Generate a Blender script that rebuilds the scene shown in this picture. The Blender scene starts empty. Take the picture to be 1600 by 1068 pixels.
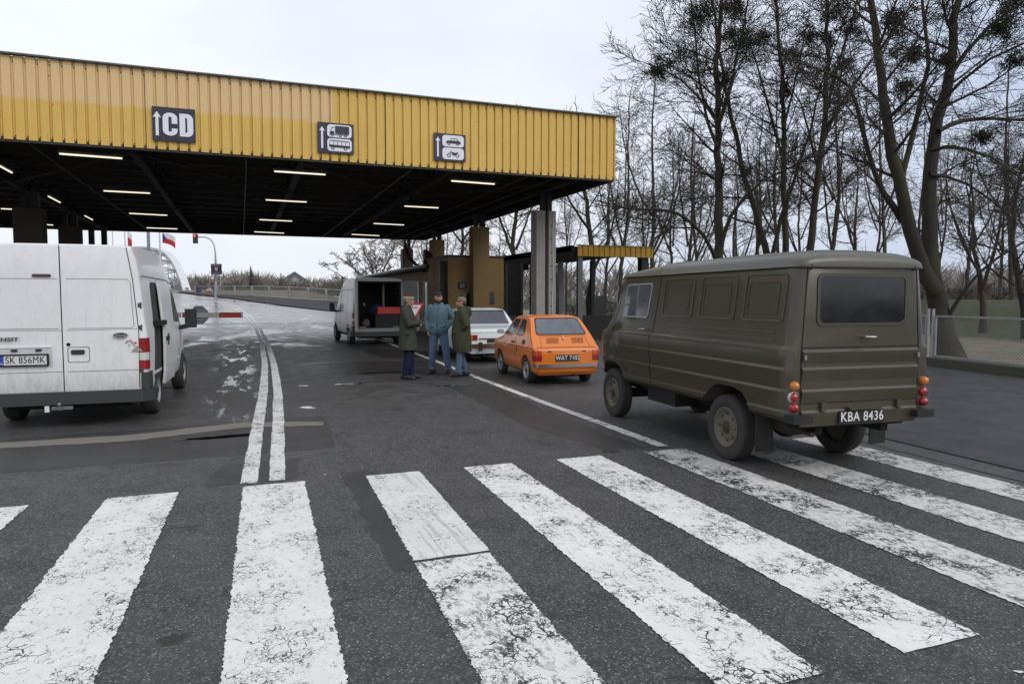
import bpy, bmesh, math, random
from math import sin, cos, pi, radians, sqrt, hypot, atan, atan2, tan
from mathutils import Vector, Matrix, noise
scene = bpy.context.scene
COL = scene.collection
RND = random.Random(7)

# ------------------------------------------------------------------ camera model (measured)
F = 1100.0; HZ = 465.0; CH = 1.70; TH = radians(21.0); PI_ = atan((534-HZ)/F)
def ray(px, py):
    u = (px-800)/F; v = -(py-534)/F
    fy = cos(PI_)+v*sin(PI_); z = -sin(PI_)+v*cos(PI_)
    return (u*cos(TH)+fy*sin(TH), -u*sin(TH)+fy*cos(TH), z)
def at_h(px, py, h=0.0):
    r = ray(px, py); t = (h-CH)/r[2]; return Vector((r[0]*t, r[1]*t, h))
def at_d(px, py, d):
    r = ray(px, py); f = r[0]*sin(TH)+r[1]*cos(TH); t = d/f
    return Vector((r[0]*t, r[1]*t, CH+r[2]*t))
def sm(t): t = max(0.0, min(1.0, t)); return t*t*(3-2*t)
def tz(x, y):
    t = max(0.0, y-36.0)
    r = 0.027*t*t/(t+9.0)
    r = min(r, 3.4)*(1-sm((x-13)/9.0))
    b = 1.55*sm((x-35-0.03*y)/7.0)*sm((130-y)/30.0)
    return r+b
def at_g(px, py, off=0.0):
    r = ray(px, py); t = 2.0
    while t < 900:
        if CH+r[2]*t <= tz(r[0]*t, r[1]*t): break
        t *= 1.004
    return Vector((r[0]*t, r[1]*t, tz(r[0]*t, r[1]*t)+off))

# ------------------------------------------------------------------ object helpers
def tag(o, label=None, cat=None, group=None, kind=None):
    if label: o['label'] = label
    if cat: o['category'] = cat
    if group: o['group'] = group
    if kind: o['kind'] = kind
    return o
def empty(name, loc=(0, 0, 0), rz=0.0, label=None, cat=None, group=None):
    o = bpy.data.objects.new(name, None); COL.objects.link(o)
    o.location = loc; o.rotation_euler = (0, 0, rz); o.empty_display_size = 0.2
    return tag(o, label, cat, group)
class MB:
    def __init__(s): s.v = []; s.f = []
    def add(s, vs, fs):
        b = len(s.v); s.v.extend([tuple(v) for v in vs]); s.f.extend([tuple(i+b for i in f) for f in fs]); return s
    def box(s, x0, x1, y0, y1, z0, z1):
        return s.add([(x0,y0,z0),(x1,y0,z0),(x1,y1,z0),(x0,y1,z0),(x0,y0,z1),(x1,y0,z1),(x1,y1,z1),(x0,y1,z1)],
                     [(0,3,2,1),(4,5,6,7),(0,1,5,4),(1,2,6,5),(2,3,7,6),(3,0,4,7)])
    def obox(s, c, sx, sy, sz, rz=0.0, rx=0.0, ry=0.0):
        M = Matrix.Translation(c) @ Matrix.Rotation(rz, 4, 'Z') @ Matrix.Rotation(rx, 4, 'X') @ Matrix.Rotation(ry, 4, 'Y')
        vs = [M @ Vector((a*sx/2, b*sy/2, d*sz/2)) for d in (-1, 1) for a, b in ((-1,-1),(1,-1),(1,1),(-1,1))]
        return s.add(vs, [(0,3,2,1),(4,5,6,7),(0,1,5,4),(1,2,6,5),(2,3,7,6),(3,0,4,7)])
    def bar(s, p, q, w, h=None):
        p = Vector(p); q = Vector(q); d = q-p; L = d.length
        if L < 1e-6: return s
        h = h or w
        d.normalize(); up = Vector((0, 0, 1)) if abs(d.z) < 0.95 else Vector((0, 1, 0))
        a = d.cross(up).normalized(); b = a.cross(d).normalized()
        vs = []
        for e in (p, q):
            for i, j in ((-1,-1),(1,-1),(1,1),(-1,1)): vs.append(e+a*i*w/2+b*j*h/2)
        return s.add(vs, [(0,1,2,3),(7,6,5,4),(0,4,5,1),(1,5,6,2),(2,6,7,3),(3,7,4,0)])
    def tube(s, pts, rad, n=8, cap=True, round_=False):
        pts = [Vector(p) for p in pts]
        if not hasattr(rad, '__len__'): rad = [rad]*len(pts)
        if round_:
            d0 = (pts[0]-pts[1]).normalized(); d1 = (pts[-1]-pts[-2]).normalized()
            P = []; R = []
            for k in range(4):
                a = pi/2*(1-k/4)*0.97; P.append(pts[0]+d0*rad[0]*sin(a)); R.append(rad[0]*cos(a))
            P += pts; R += list(rad)
            for k in range(1, 5):
                a = pi/2*(k/4)*0.97; P.append(pts[-1]+d1*rad[-1]*sin(a)); R.append(rad[-1]*cos(a))
            pts, rad = P, R
        base = len(s.v); prev = None; a = None
        m = len(pts)
        for i in range(m):
            d = (pts[min(i+1, m-1)]-pts[max(i-1, 0)])
            if d.length < 1e-9: d = Vector((0, 0, 1))
            d.normalize()
            if a is None:
                up = Vector((0, 0, 1)) if abs(d.z) < 0.9 else Vector((1, 0, 0))
                a = d.cross(up).normalized()
            else:
                a = (a-d*a.dot(d))
                if a.length < 1e-6: a = d.cross(Vector((1, 0.3, 0)))
                a.normalize()
            b = d.cross(a)
            for k in range(n):
                t = 2*pi*k/n; s.v.append(tuple(pts[i]+(a*cos(t)+b*sin(t))*rad[i]))
        for i in range(m-1):
            for k in range(n):
                k2 = (k+1) % n
                s.f.append((base+i*n+k, base+i*n+k2, base+(i+1)*n+k2, base+(i+1)*n+k))
        if cap:
            s.f.append(tuple(base+k for k in reversed(range(n)))); s.f.append(tuple(base+(m-1)*n+k for k in range(n)))
        return s
    def loft(s, rings, cap=True):
        base = len(s.v); n = len(rings[0])
        for r in rings: s.v.extend([tuple(p) for p in r])
        for i in range(len(rings)-1):
            for k in range(n):
                k2 = (k+1) % n
                s.f.append((base+i*n+k, base+i*n+k2, base+(i+1)*n+k2, base+(i+1)*n+k))
        if cap:
            s.f.append(tuple(base+k for k in reversed(range(n)))); s.f.append(tuple(base+(len(rings)-1)*n+k for k in range(n)))
        return s
    def lathe(s, prof, c=(0, 0, 0), axis='x', n=32, cap=True):
        c = Vector(c); rings = []
        for (t, r) in prof:
            ring = []
            for k in range(n):
                a = 2*pi*k/n
                if axis == 'x': ring.append(c+Vector((t, r*cos(a), r*sin(a))))
                elif axis == 'y': ring.append(c+Vector((r*sin(a), t, r*cos(a))))
                else: ring.append(c+Vector((r*cos(a), r*sin(a), t)))
            rings.append(ring)
        return s.loft(rings, cap)
    def ell(s, c, rx, ry, rz, n=14, m=9, R=None):
        c = Vector(c); vs = []; fs = []
        for i in range(1, m):
            t = pi*i/m
            for k in range(n):
                a = 2*pi*k/n; p = Vector((rx*sin(t)*cos(a), ry*sin(t)*sin(a), rz*cos(t)))
                if R: p = R @ p
                vs.append(c+p)
        tp = Vector((0, 0, rz)); bt = Vector((0, 0, -rz))
        if R: tp = R @ tp; bt = R @ bt
        vs.append(c+tp); vs.append(c+bt); T = len(vs)-2; B = T+1
        for i in range(m-2):
            for k in range(n):
                k2 = (k+1) % n; fs.append((i*n+k, (i+1)*n+k, (i+1)*n+k2, i*n+k2))
        for k in range(n):
            k2 = (k+1) % n; fs.append((T, k, k2)); fs.append((B, (m-2)*n+k2, (m-2)*n+k))
        return s.add(vs, fs)
    def prism(s, poly, axis, a, b):
        """poly in the plane across axis: x->(y,z), y->(x,z), z->(x,y); extruded a..b"""
        def P(u, v, t): return (t, u, v) if axis == 'x' else ((u, t, v) if axis == 'y' else (u, v, t))
        n = len(poly)
        vs = [P(u, v, a) for u, v in poly]+[P(u, v, b) for u, v in poly]
        return s.add(vs, [tuple(range(n)), tuple(range(2*n-1, n-1, -1))]+[(i, i+n, (i+1) % n+n, (i+1) % n) for i in range(n)])
    def ring(s, po, pi_, axis, a, b):
        def P(u, v, t): return (t, u, v) if axis == 'x' else ((u, t, v) if axis == 'y' else (u, v, t))
        n = len(po)
        vs = [P(u, v, a) for u, v in po]+[P(u, v, a) for u, v in pi_]+[P(u, v, b) for u, v in po]+[P(u, v, b) for u, v in pi_]
        fs = []
        for i in range(n):
            j = (i+1) % n
            fs += [(i, j, n+j, n+i), (2*n+i, 3*n+i, 3*n+j, 2*n+j), (i, 2*n+i, 2*n+j, j), (n+i, n+j, 3*n+j, 3*n+i)]
        return s.add(vs, fs)
    def mesh(s, name, fix=True):
        me = bpy.data.meshes.new(name); me.from_pydata(s.v, [], s.f)
        if fix:
            bm = bmesh.new(); bm.from_mesh(me); bmesh.ops.recalc_face_normals(bm, faces=bm.faces); bm.to_mesh(me); bm.free()
        me.update(); return me
    def build(s, name, mat, parent=None, smooth=None, fix=True):
        return link(name, s.mesh(name, fix), mat, parent, smooth)
def link(name, me, mat, parent=None, smooth=None):
    if mat is not None:
        me.materials.clear(); me.materials.append(mat)
    if smooth is not None:
        me.polygons.foreach_set('use_smooth', [True]*len(me.polygons))
        if smooth > 0: me.set_sharp_from_angle(angle=radians(smooth))
    o = bpy.data.objects.new(name, me); COL.objects.link(o)
    if parent: o.parent = parent
    return o
def rr(x0, z0, x1, z1, r, n=4):
    r = min(r, abs(x1-x0)/2-1e-4, abs(z1-z0)/2-1e-4); out = []
    for cx, cz, a0 in ((x1-r, z1-r, 0), (x0+r, z1-r, 90), (x0+r, z0+r, 180), (x1-r, z0+r, 270)):
        for k in range(n+1):
            a = radians(a0+90*k/n); out.append((cx+r*cos(a), cz+r*sin(a)))
    return out
def rpoly(pts, r, n=3):
    """round the corners of a convex-ish polygon"""
    out = []; m = len(pts)
    for i in range(m):
        p = Vector(pts[i]); a = Vector(pts[i-1]); b = Vector(pts[(i+1) % m])
        da = (a-p); db = (b-p); ra = min(r, da.length*0.45); rb = min(r, db.length*0.45)
        A = p+da.normalized()*ra; B = p+db.normalized()*rb
        for k in range(n+1):
            t = k/n; q = A*(1-t)**2+p*2*t*(1-t)+B*t*t; out.append((q.x, q.y))
    return out
def inset(poly, d):
    cx = sum(p[0] for p in poly)/len(poly); cy = sum(p[1] for p in poly)/len(poly)
    w = max(p[0] for p in poly)-min(p[0] for p in poly); h = max(p[1] for p in poly)-min(p[1] for p in poly)
    return [(cx+(x-cx)*(1-2*d/w), cy+(y-cy)*(1-2*d/h)) for x, y in poly]
def evalmesh(o):
    dg = bpy.context.evaluated_depsgraph_get(); dg.update()
    return bpy.data.meshes.new_from_object(o.evaluated_get(dg))
def boolmesh(meA, meB, op):
    a = bpy.data.objects.new('tmpa', meA); b = bpy.data.objects.new('tmpb', meB)
    COL.objects.link(a); COL.objects.link(b)
    m = a.modifiers.new('b', 'BOOLEAN'); m.operation = op; m.object = b; m.solver = 'EXACT'
    bpy.context.view_layer.update()
    r = evalmesh(a)
    bpy.data.objects.remove(a); bpy.data.objects.remove(b)
    return r
def inflate(me, d):
    m2 = me.copy(); m2.update()
    nn = [v.normal.copy() for v in m2.vertices]
    for v, q in zip(m2.vertices, nn): v.co = v.co+q*d
    return m2
def decal(body, d, mb, name, mat, parent, smooth=35):
    me = boolmesh(inflate(body, d), mb.mesh('c'), 'INTERSECT')
    if len(me.polygons) == 0: print('EMPTY DECAL', name)
    return link(name, me, mat, parent, smooth)
def copy_tree(o, parent=None):
    c = o.copy(); COL.objects.link(c)
    if parent: c.parent = parent
    for ch in list(o.children): copy_tree(ch, c)
    return c

# ------------------------------------------------------------------ materials
def srgb(r, g, b):
    def f(c):
        c /= 255.0
        return c/12.92 if c <= 0.04045 else ((c+0.055)/1.055)**2.4
    return (f(r), f(g), f(b), 1)
class NT:
    def __init__(s, name):
        s.m = bpy.data.materials.new(name); s.m.use_nodes = True; s.t = s.m.node_tree; s.n = s.t.nodes; s.L = s.t.links
        s.p = s.n['Principled BSDF']; s.out = s.n['Material Output']
    def new(s, ty, **kw):
        x = s.n.new(ty)
        for k, v in kw.items(): setattr(x, k, v)
        return x
    def lk(s, a, b): s.L.new(a, b)
    def set(s, sock, val):
        if hasattr(val, 'is_output'): s.L.new(val, sock)
        else: sock.default_value = val
    def coord(s, kind='Object'): return s.new('ShaderNodeTexCoord').outputs[kind]
    def pos(s): return s.new('ShaderNodeNewGeometry').outputs['Position']
    def mapping(s, v, scale=(1, 1, 1), rot=(0, 0, 0), loc=(0, 0, 0)):
        m = s.new('ShaderNodeMapping'); s.lk(v, m.inputs['Vector']); m.inputs['Scale'].default_value = scale
        m.inputs['Rotation'].default_value = rot; m.inputs['Location'].default_value = loc; return m.outputs[0]
    def noise(s, v, scale, detail=4, rough=0.55, dist=0.0):
        n = s.new('ShaderNodeTexNoise'); s.lk(v, n.inputs['Vector']); n.inputs['Scale'].default_value = scale
        n.inputs['Detail'].default_value = detail; n.inputs['Roughness'].default_value = rough; n.inputs['Distortion'].default_value = dist
        return n.outputs['Fac']
    def voro(s, v, scale, feature='F1', out='Distance', rnd=1.0):
        n = s.new('ShaderNodeTexVoronoi', feature=feature); s.lk(v, n.inputs['Vector']); n.inputs['Scale'].default_value = scale
        n.inputs['Randomness'].default_value = rnd; return n.outputs[out]
    def math(s, op, a, b=0.0, clamp=False):
        n = s.new('ShaderNodeMath', operation=op, use_clamp=clamp); s.set(n.inputs[0], a); s.set(n.inputs[1], b); return n.outputs[0]
    def step(s, v, a, b, c=0.0, d=1.0):
        n = s.new('ShaderNodeMapRange', interpolation_type='SMOOTHSTEP'); s.set(n.inputs['Value'], v)
        n.inputs['From Min'].default_value = a; n.inputs['From Max'].default_value = b
        n.inputs['To Min'].default_value = c; n.inputs['To Max'].default_value = d; return n.outputs[0]
    def mix(s, f, a, b, mode='MIX'):
        n = s.new('ShaderNodeMix', data_type='RGBA', blend_type=mode); s.set(n.inputs[0], f); s.set(n.inputs[6], a); s.set(n.inputs[7], b); return n.outputs[2]
    def sep(s, v):
        n = s.new('ShaderNodeSeparateXYZ'); s.lk(v, n.inputs[0]); return n.outputs
    def bump(s, h, strength=0.3, dist=0.01):
        n = s.new('ShaderNodeBump'); s.lk(h, n.inputs['Height']); n.inputs['Strength'].default_value = strength; n.inputs['Distance'].default_value = dist
        s.lk(n.outputs[0], s.p.inputs['Normal']); return n
    def base(s, c): s.set(s.p.inputs['Base Color'], c); return s
    def rough(s, c): s.set(s.p.inputs['Roughness'], c); return s
def c4(c, k=1.0): return (c[0]*k, c[1]*k, c[2]*k, 1)
_MC = {}
def M(name, color=(0.5, 0.5, 0.5), rough=0.6, metal=0.0, var=0.15, scale=6.0, spec=0.5, coat=0.0, bump=0.0, bscale=60.0, dirt=0.0, dirtcol=(0.05, 0.045, 0.035)):
    if name in _MC: return _MC[name]
    t = NT(name); co = t.coord('Object')
    n = t.noise(co, scale, 5, 0.6)
    base = t.mix(n, c4(color, 1-var), c4(color, 1+var))
    if dirt > 0:
        n2 = t.noise(co, 2.3, 6, 0.7, 0.4); n3 = t.noise(co, 35, 3, 0.7)
        f = t.math('MULTIPLY', t.step(n2, 0.42, 0.75), t.step(n3, 0.3, 0.7)); f = t.math('MULTIPLY', f, dirt)
        base = t.mix(f, base, c4(dirtcol))
    t.base(base); t.rough(t.step(n, 0.2, 0.8, max(0.02, rough*0.85), min(1, rough*1.15)))
    t.p.inputs['Metallic'].default_value = metal; t.p.inputs['Specular IOR Level'].default_value = spec
    t.p.inputs['Coat Weight'].default_value = coat; t.p.inputs['Coat Roughness'].default_value = 0.08
    if bump > 0: t.bump(t.noise(co, bscale, 4, 0.6), bump, 0.004)
    _MC[name] = t.m; return t.m
def paint(name, color, rough=0.3, dirt=0.35, dirtcol=(0.06, 0.055, 0.045), coat=0.4, low=0.6):
    """car paint: slight mottling, road film that thickens low on the body"""
    if name in _MC: return _MC[name]
    t = NT(name); co = t.coord('Object'); z = t.sep(co)[2]
    n = t.noise(co, 1.7, 5, 0.6); n2 = t.noise(t.mapping(co, (6, 6, 1.6)), 3.0, 6, 0.75, 0.6); n3 = t.noise(co, 60, 3, 0.7)
    base = t.mix(n, c4(color, 0.9), c4(color, 1.08))
    lo = t.math('MULTIPLY', t.step(z, 0.95, 0.35), low)
    f = t.math('ADD', t.math('MULTIPLY', t.step(n2, 0.45, 0.85), dirt), t.math('MULTIPLY', lo, t.step(n2, 0.15, 0.8)))
    f = t.math('MULTIPLY', f, t.step(n3, 0.1, 0.75, 0.6, 1.0), clamp=True)
    t.base(t.mix(f, base, c4(dirtcol)))
    t.rough(t.math('ADD', t.math('MULTIPLY', f, 0.4), rough, clamp=True))
    t.p.inputs['Coat Weight'].default_value = coat; t.p.inputs['Coat Roughness'].default_value = 0.12
    t.bump(t.noise(co, 4.0, 2), 0.06, 0.02)
    _MC[name] = t.m; return t.m
def glass(name, color=(0.02, 0.022, 0.025), rough=0.05):
    if name in _MC: return _MC[name]
    t = NT(name); co = t.coord('Object'); n = t.noise(co, 3.5, 5, 0.65)
    t.base(t.mix(n, c4(color, 0.6), c4(color, 1.5))); t.rough(t.step(n, 0.2, 0.8, rough, rough+0.12)); t.p.inputs['Specular IOR Level'].default_value = 0.7
    _MC[name] = t.m; return t.m
def emis(name, color, strength):
    if name in _MC: return _MC[name]
    t = NT(name); t.base(c4(color)); t.p.inputs['Emission Color'].default_value = c4(color); t.p.inputs['Emission Strength'].default_value = strength
    _MC[name] = t.m; return t.m

BLACK = M('black_rubber', (0.012, 0.012, 0.012), 0.75, var=0.3, bump=0.3, dirt=0.4, dirtcol=(0.05, 0.047, 0.04))
BLKPL = M('black_plastic', (0.02, 0.02, 0.021), 0.5, dirt=0.3)
SEAM = M('seam_dark', (0.008, 0.008, 0.008), 0.9)
CHROME = M('chrome', (0.55, 0.55, 0.56), 0.18, 1.0)
STEEL = M('galvanised_steel', (0.38, 0.39, 0.40), 0.5, 0.6, dirt=0.4)
DARKST = M('dark_steel', (0.014, 0.014, 0.016), 0.6, dirt=0.3, bump=0.2)
GREYST = M('grey_painted_steel', (0.16, 0.17, 0.18), 0.5, dirt=0.4)
WHITE = M('white_marking_film', (0.72, 0.74, 0.78), 0.45, var=0.05)
RED = M('red_lens', (0.28, 0.010, 0.014), 0.16, var=0.2, coat=0.6)
AMBER = M('amber_lens', (0.50, 0.15, 0.015), 0.15, var=0.2, coat=0.6)
WLENS = M('white_lens', (0.6, 0.58, 0.55), 0.2, coat=0.5)
# ------------------------------------------------------------------ ground and roads
def asphalt_nodes(t, tone=1.0, wetk=0.0, fine=1.0):
    p = t.pos()
    big = t.noise(p, 0.35, 3, 0.6); mid = t.noise(p, 2.2, 4, 0.65, 0.3)
    v = t.new('ShaderNodeTexVoronoi'); t.lk(p, v.inputs['Vector']); v.inputs['Scale'].default_value = 88.0
    cr = t.sep(v.outputs['Color'])
    st = t.math('MULTIPLY', t.step(cr[0], 0.90, 0.96), t.step(v.outputs['Distance'], 0.50, 0.20))
    g = cr[1]; clump = t.noise(p, 24.0, 2, 0.8)
    base = t.mix(big, (0.028*tone, 0.0275*tone, 0.027*tone, 1), (0.072*tone, 0.070*tone, 0.068*tone, 1))
    base = t.mix(t.step(mid, 0.38, 0.66, 0, 0.85), base, (0.023*tone, 0.0228*tone, 0.0225*tone, 1))
    base = t.mix(t.step(g, 0.45, 1.0, 0.0, 0.62*fine**.5), base, (0.155*tone, 0.148*tone, 0.140*tone, 1))
    base = t.mix(t.step(cr[2], 0.6, 1.0, 0.0, 0.75*fine**.5), base, (0.022, 0.022, 0.022, 1))
    base = t.mix(t.math('MULTIPLY', t.step(clump, 0.5, 0.75), 0.55*fine), base, (0.030, 0.030, 0.030, 1))
    base = t.mix(t.math('MULTIPLY', st, 0.75*fine), base, (0.50, 0.47, 0.43, 1))
    ck = t.voro(t.noise_vec(p, 1.6, 0.5), 1.3, 'DISTANCE_TO_EDGE')
    ckm = t.math('MULTIPLY', t.step(ck, 0.018, 0.004), t.step(mid, 0.50, 0.56))
    base = t.mix(t.math('MULTIPLY', ckm, 0.7), base, (0.016, 0.016, 0.016, 1))
    return p, base, v.outputs['Distance'], big, mid
def noise_vec(s, p, scale, amt):
    n = s.new('ShaderNodeTexNoise'); s.lk(p, n.inputs['Vector']); n.inputs['Scale'].default_value = scale; n.inputs['Detail'].default_value = 2
    m = s.new('ShaderNodeVectorMath', operation='SCALE'); s.lk(n.outputs['Color'], m.inputs[0]); m.inputs['Scale'].default_value = amt
    a = s.new('ShaderNodeVectorMath', operation='ADD'); s.lk(p, a.inputs[0]); s.lk(m.outputs[0], a.inputs[1]); return a.outputs[0]
NT.noise_vec = noise_vec
def asphalt(name, tone=1.0, wet=True, base_rough=0.62, fine=1.0, always=0.0, stain=()):
    t = NT(name); p, base, h, big, mid = asphalt_nodes(t, tone, fine=fine)
    if wet:
        xyz = t.sep(p)
        zone = t.math('MULTIPLY', t.step(xyz[1], 8.0, 15.0), t.step(xyz[0], 8.0, 4.0))
        zone2 = t.step(xyz[1], 25.0, 40.0, 0.0, 0.40)
        w = t.math('ADD', t.math('MULTIPLY', t.step(mid, 0.30, 0.62), t.math('MULTIPLY', zone, 0.45)), zone2)
        w = t.math('ADD', w, always, clamp=True)
        pn = t.noise(t.mapping(p, (0.42, 0.22, 1)), 1.0, 4, 0.6, 0.5)
        pud = t.math('MULTIPLY', t.step(pn, 0.51, 0.60), t.math('MULTIPLY', t.step(xyz[1], 21.0, 30.0), t.step(xyz[0], 6.5, 3.5)))
        lane = t.math('MULTIPLY', t.step(t.math('ABSOLUTE', t.math('ADD', xyz[0], 0.15)), 0.95, 0.15), t.math('MULTIPLY', t.step(xyz[1], 9.0, 11.0), t.step(xyz[1], 34.0, 24.0)))
        streak = t.noise(t.mapping(p, (1.5, 0.30, 1)), 1.5, 5, 0.72, 0.2)
        lp = t.math('MULTIPLY', lane, t.step(streak, 0.49, 0.60)); w = t.math('MAXIMUM', w, lp); pud = t.math('MAXIMUM', pud, lp)
        w = t.math('MAXIMUM', w, pud)
        base = t.mix(t.math('MULTIPLY', w, 0.5), base, (0.018, 0.018, 0.019, 1))
        base_r = t.new('ShaderNodeMapRange'); t.lk(w, base_r.inputs['Value'])
        base_r.inputs['To Min'].default_value = base_rough; base_r.inputs['To Max'].default_value = 0.17
        r = t.math('SUBTRACT', t.math('ADD', base_r.outputs[0], t.math('MULTIPLY', lp, 0.03)), t.math('MULTIPLY', pud, 0.09))
        t.rough(r)
        bn = t.bump(h, 0.55, 0.006); t.lk(t.step(w, 0.0, 1.0, 0.7, 0.08), bn.inputs['Strength'])
    else:
        t.rough(t.step(mid, 0.3, 0.7, base_rough-0.08, base_rough+0.08)); t.bump(h, 0.4, 0.004)
    if stain:
        for (px, py, r) in stain:
            c = at_h(px, py); dx = t.math('SUBTRACT', xyz[0], c.x); dy = t.math('SUBTRACT', xyz[1], c.y)
            dd = t.math('SQRT', t.math('ADD', t.math('MULTIPLY', dx, dx), t.math('MULTIPLY', dy, dy)))
            mk_ = t.math('ADD', t.math('MULTIPLY', dd, -1.0/r), t.math('MULTIPLY', t.noise(p, 16.0, 4, 0.8, 0.5), 1.7))
            base = t.mix(t.step(mk_, 0.02, 0.16, 0, 0.85), base, (0.018, 0.013, 0.010, 1))
    t.base(base); return t.m
ASPH = asphalt('old_asphalt_damp', 1.05, stain=((268, 1000, .085), (255, 955, .03), (955, 705, .13), (1030, 712, .12), (620, 640, .1)))
PATCH = asphalt('new_asphalt_patch', 0.60, wet=True, base_rough=0.5, fine=0.25)
SMOOTH = asphalt('smooth_bluish_asphalt', 0.60, wet=False, base_rough=0.52, fine=0.12)
FARROAD = asphalt('wet_far_road', 1.6, wet=True, base_rough=0.42, fine=0.02, always=0.10)

def roadpaint(name, wear=0.5, tone=1.0, scratch=False):
    t = NT(name); p, base, h, big, mid = asphalt_nodes(t, 0.8)
    pv = t.noise_vec(p, 9.0, 0.06)
    ck = t.voro(pv, 11.0, 'DISTANCE_TO_EDGE'); ck2 = t.voro(t.noise_vec(p, 14.0, 0.05), 31.0, 'DISTANCE_TO_EDGE')
    zone = t.noise(p, 2.3, 4, 0.6, 0.5)
    thr = t.math('ADD', t.step(zone, 0.44, 0.74, 0.0, 0.055*wear), t.step(t.noise(p, 3.4, 4, 0.75), 0.54, 0.62, 0.0, 0.024))
    c1 = t.math('LESS_THAN', ck, thr)
    c2 = t.math('MULTIPLY', t.math('LESS_THAN', ck2, t.step(zone, 0.44, 0.75, 0.0, 0.16*wear)), t.step(t.noise(p, 7.0, 3), 0.46, 0.52))
    chips = t.step(t.noise(t.mapping(p, (1.0, 0.55, 1)), 27.0, 4, 0.75), 0.62-0.08*wear, 0.64-0.08*wear)
    chips = t.math('MULTIPLY', chips, t.step(zone, 0.40, 0.6, 0.25, 1.0))
    w = t.math('MAXIMUM', t.math('MAXIMUM', c1, c2), chips)
    gr = t.step(t.noise(p, 60.0, 3, 0.8), 0.57, 0.62)
    w = t.math('MAXIMUM', w, t.math('MULTIPLY', t.math('MULTIPLY', gr, t.step(zone, 0.42, 0.6, 0.10, 1.0)), min(0.9, 0.30+0.6*wear)))
    if scratch: w = t.math('MAXIMUM', w, t.math('MULTIPLY', t.step(t.noise(t.mapping(p, (22, 0.7, 1)), 1.0, 3), 0.56, 0.64), 0.28))
    col = t.mix(t.noise(p, 3.0, 6, 0.7), (0.60*tone, 0.592*tone, 0.565*tone, 1), (0.86*tone, 0.85*tone, 0.82*tone, 1))
    col = t.mix(t.step(t.noise(p, 22.0, 5, 0.75), 0.52, 0.8, 0.0, 0.6), col, (0.40, 0.39, 0.37, 1))
    t.base(t.mix(w, col, base)); t.rough(t.mix_f(w, 0.55, 0.6) if False else 0.55)
    t.bump(h, 0.22, 0.004)
    return t.m
PA = roadpaint('crosswalk_paint_worn', 0.38); PE = roadpaint('crosswalk_paint_chipped', 0.62, 1.04); PB = roadpaint('crosswalk_paint_cracked', 1.1); PC = roadpaint('crosswalk_paint_fresh', 0.15, 0.95, True)
PD = roadpaint('crosswalk_paint_thin', 1.25, 0.9); PL = roadpaint('line_paint', 0.7, 0.95)

def grid_strip(name, left, right, nu, nv, off, mat, jit=0.0, kind='structure', parent=None, seed=1):
    """sheet between two polylines, draped on the terrain"""
    R = random.Random(seed)
    def samp(pl, t):
        L = [0.0]
        for a, b in zip(pl, pl[1:]): L.append(L[-1]+hypot(b[0]-a[0], b[1]-a[1]))
        d = t*L[-1]
        for i in range(len(pl)-1):
            if d <= L[i+1] or i == len(pl)-2:
                k = (d-L[i])/max(1e-9, L[i+1]-L[i]); return (pl[i][0]+(pl[i+1][0]-pl[i][0])*k, pl[i][1]+(pl[i+1][1]-pl[i][1])*k)
    vs = []; fs = []
    ja = 0.0; jb = 0.0
    for j in range(nv+1):
        a = samp(left, j/nv); b = samp(right, j/nv)
        ja = ja*0.35+R.uniform(-jit, jit); jb = jb*0.35+R.uniform(-jit, jit)
        W = hypot(b[0]-a[0], b[1]-a[1]) or 1
        a = (a[0]+(b[0]-a[0])/W*ja, a[1]+(b[1]-a[1])/W*ja); b = (b[0]+(b[0]-a[0])/W*jb, b[1]+(b[1]-a[1])/W*jb)
        for i in range(nu+1):
            u = i/nu; x = a[0]+(b[0]-a[0])*u; y = a[1]+(b[1]-a[1])*u
            if jit and (j == 0 or j == nv): y += R.uniform(-jit, jit)
            vs.append((x, y, tz(x, y)+off*(1+max(0, y-25)*0.05)))
    for j in range(nv):
        for i in range(nu):
            k = j*(nu+1)+i; fs.append((k, k+1, k+nu+2, k+nu+1))
    o = MB().add(vs, fs).build(name, mat, parent, smooth=0, fix=False)
    if kind: o['kind'] = kind
    return o
# terrain
def spread(vals): return sorted(set(round(v, 3) for v in vals))
gx = [-600, -400, -260, -180, -130, -100, -80, -65, -55]+[-48+2*i for i in range(0, 56)]+[66, 72, 80, 90, 105, 130, 170, 230, 320, 450, 650]
gy = [-60, -30, -14]+[-8+2*i for i in range(0, 75)]+[145, 152, 160, 170, 182, 200, 225, 260, 310, 380, 480, 620, 900]
vs = [(x, y, tz(x, y)) for y in gy for x in gx]; W = len(gx)
fs = [(j*W+i, j*W+i+1, (j+1)*W+i+1, (j+1)*W+i) for j in range(len(gy)-1) for i in range(W-1)]
t = NT('ground_grass_dirt'); p = t.pos(); xyz = t.sep(p)
n = t.noise(p, 0.25, 6, 0.65); n2 = t.math('ADD', t.math('MULTIPLY', t.step(t.noise(p, 0.9, 5, 0.8), 0.35, 0.65), 0.6), t.math('MULTIPLY', t.noise(p, 6.0, 5, 0.8), 0.4)); n3 = t.noise(p, 40.0, 4, 0.8)
gcol = t.mix(n2, (0.020, 0.021, 0.011, 1), (0.052, 0.060, 0.026, 1)); gcol = t.mix(t.step(n3, 0.35, 0.7, 0, 0.6), gcol, (0.09, 0.10, 0.04, 1))
dcol = t.mix(n2, (0.16, 0.125, 0.095, 1), (0.32, 0.27, 0.21, 1)); dcol = t.mix(t.step(n3, 0.4, 0.7, 0, 0.6), dcol, (0.07, 0.045, 0.03, 1))
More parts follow.
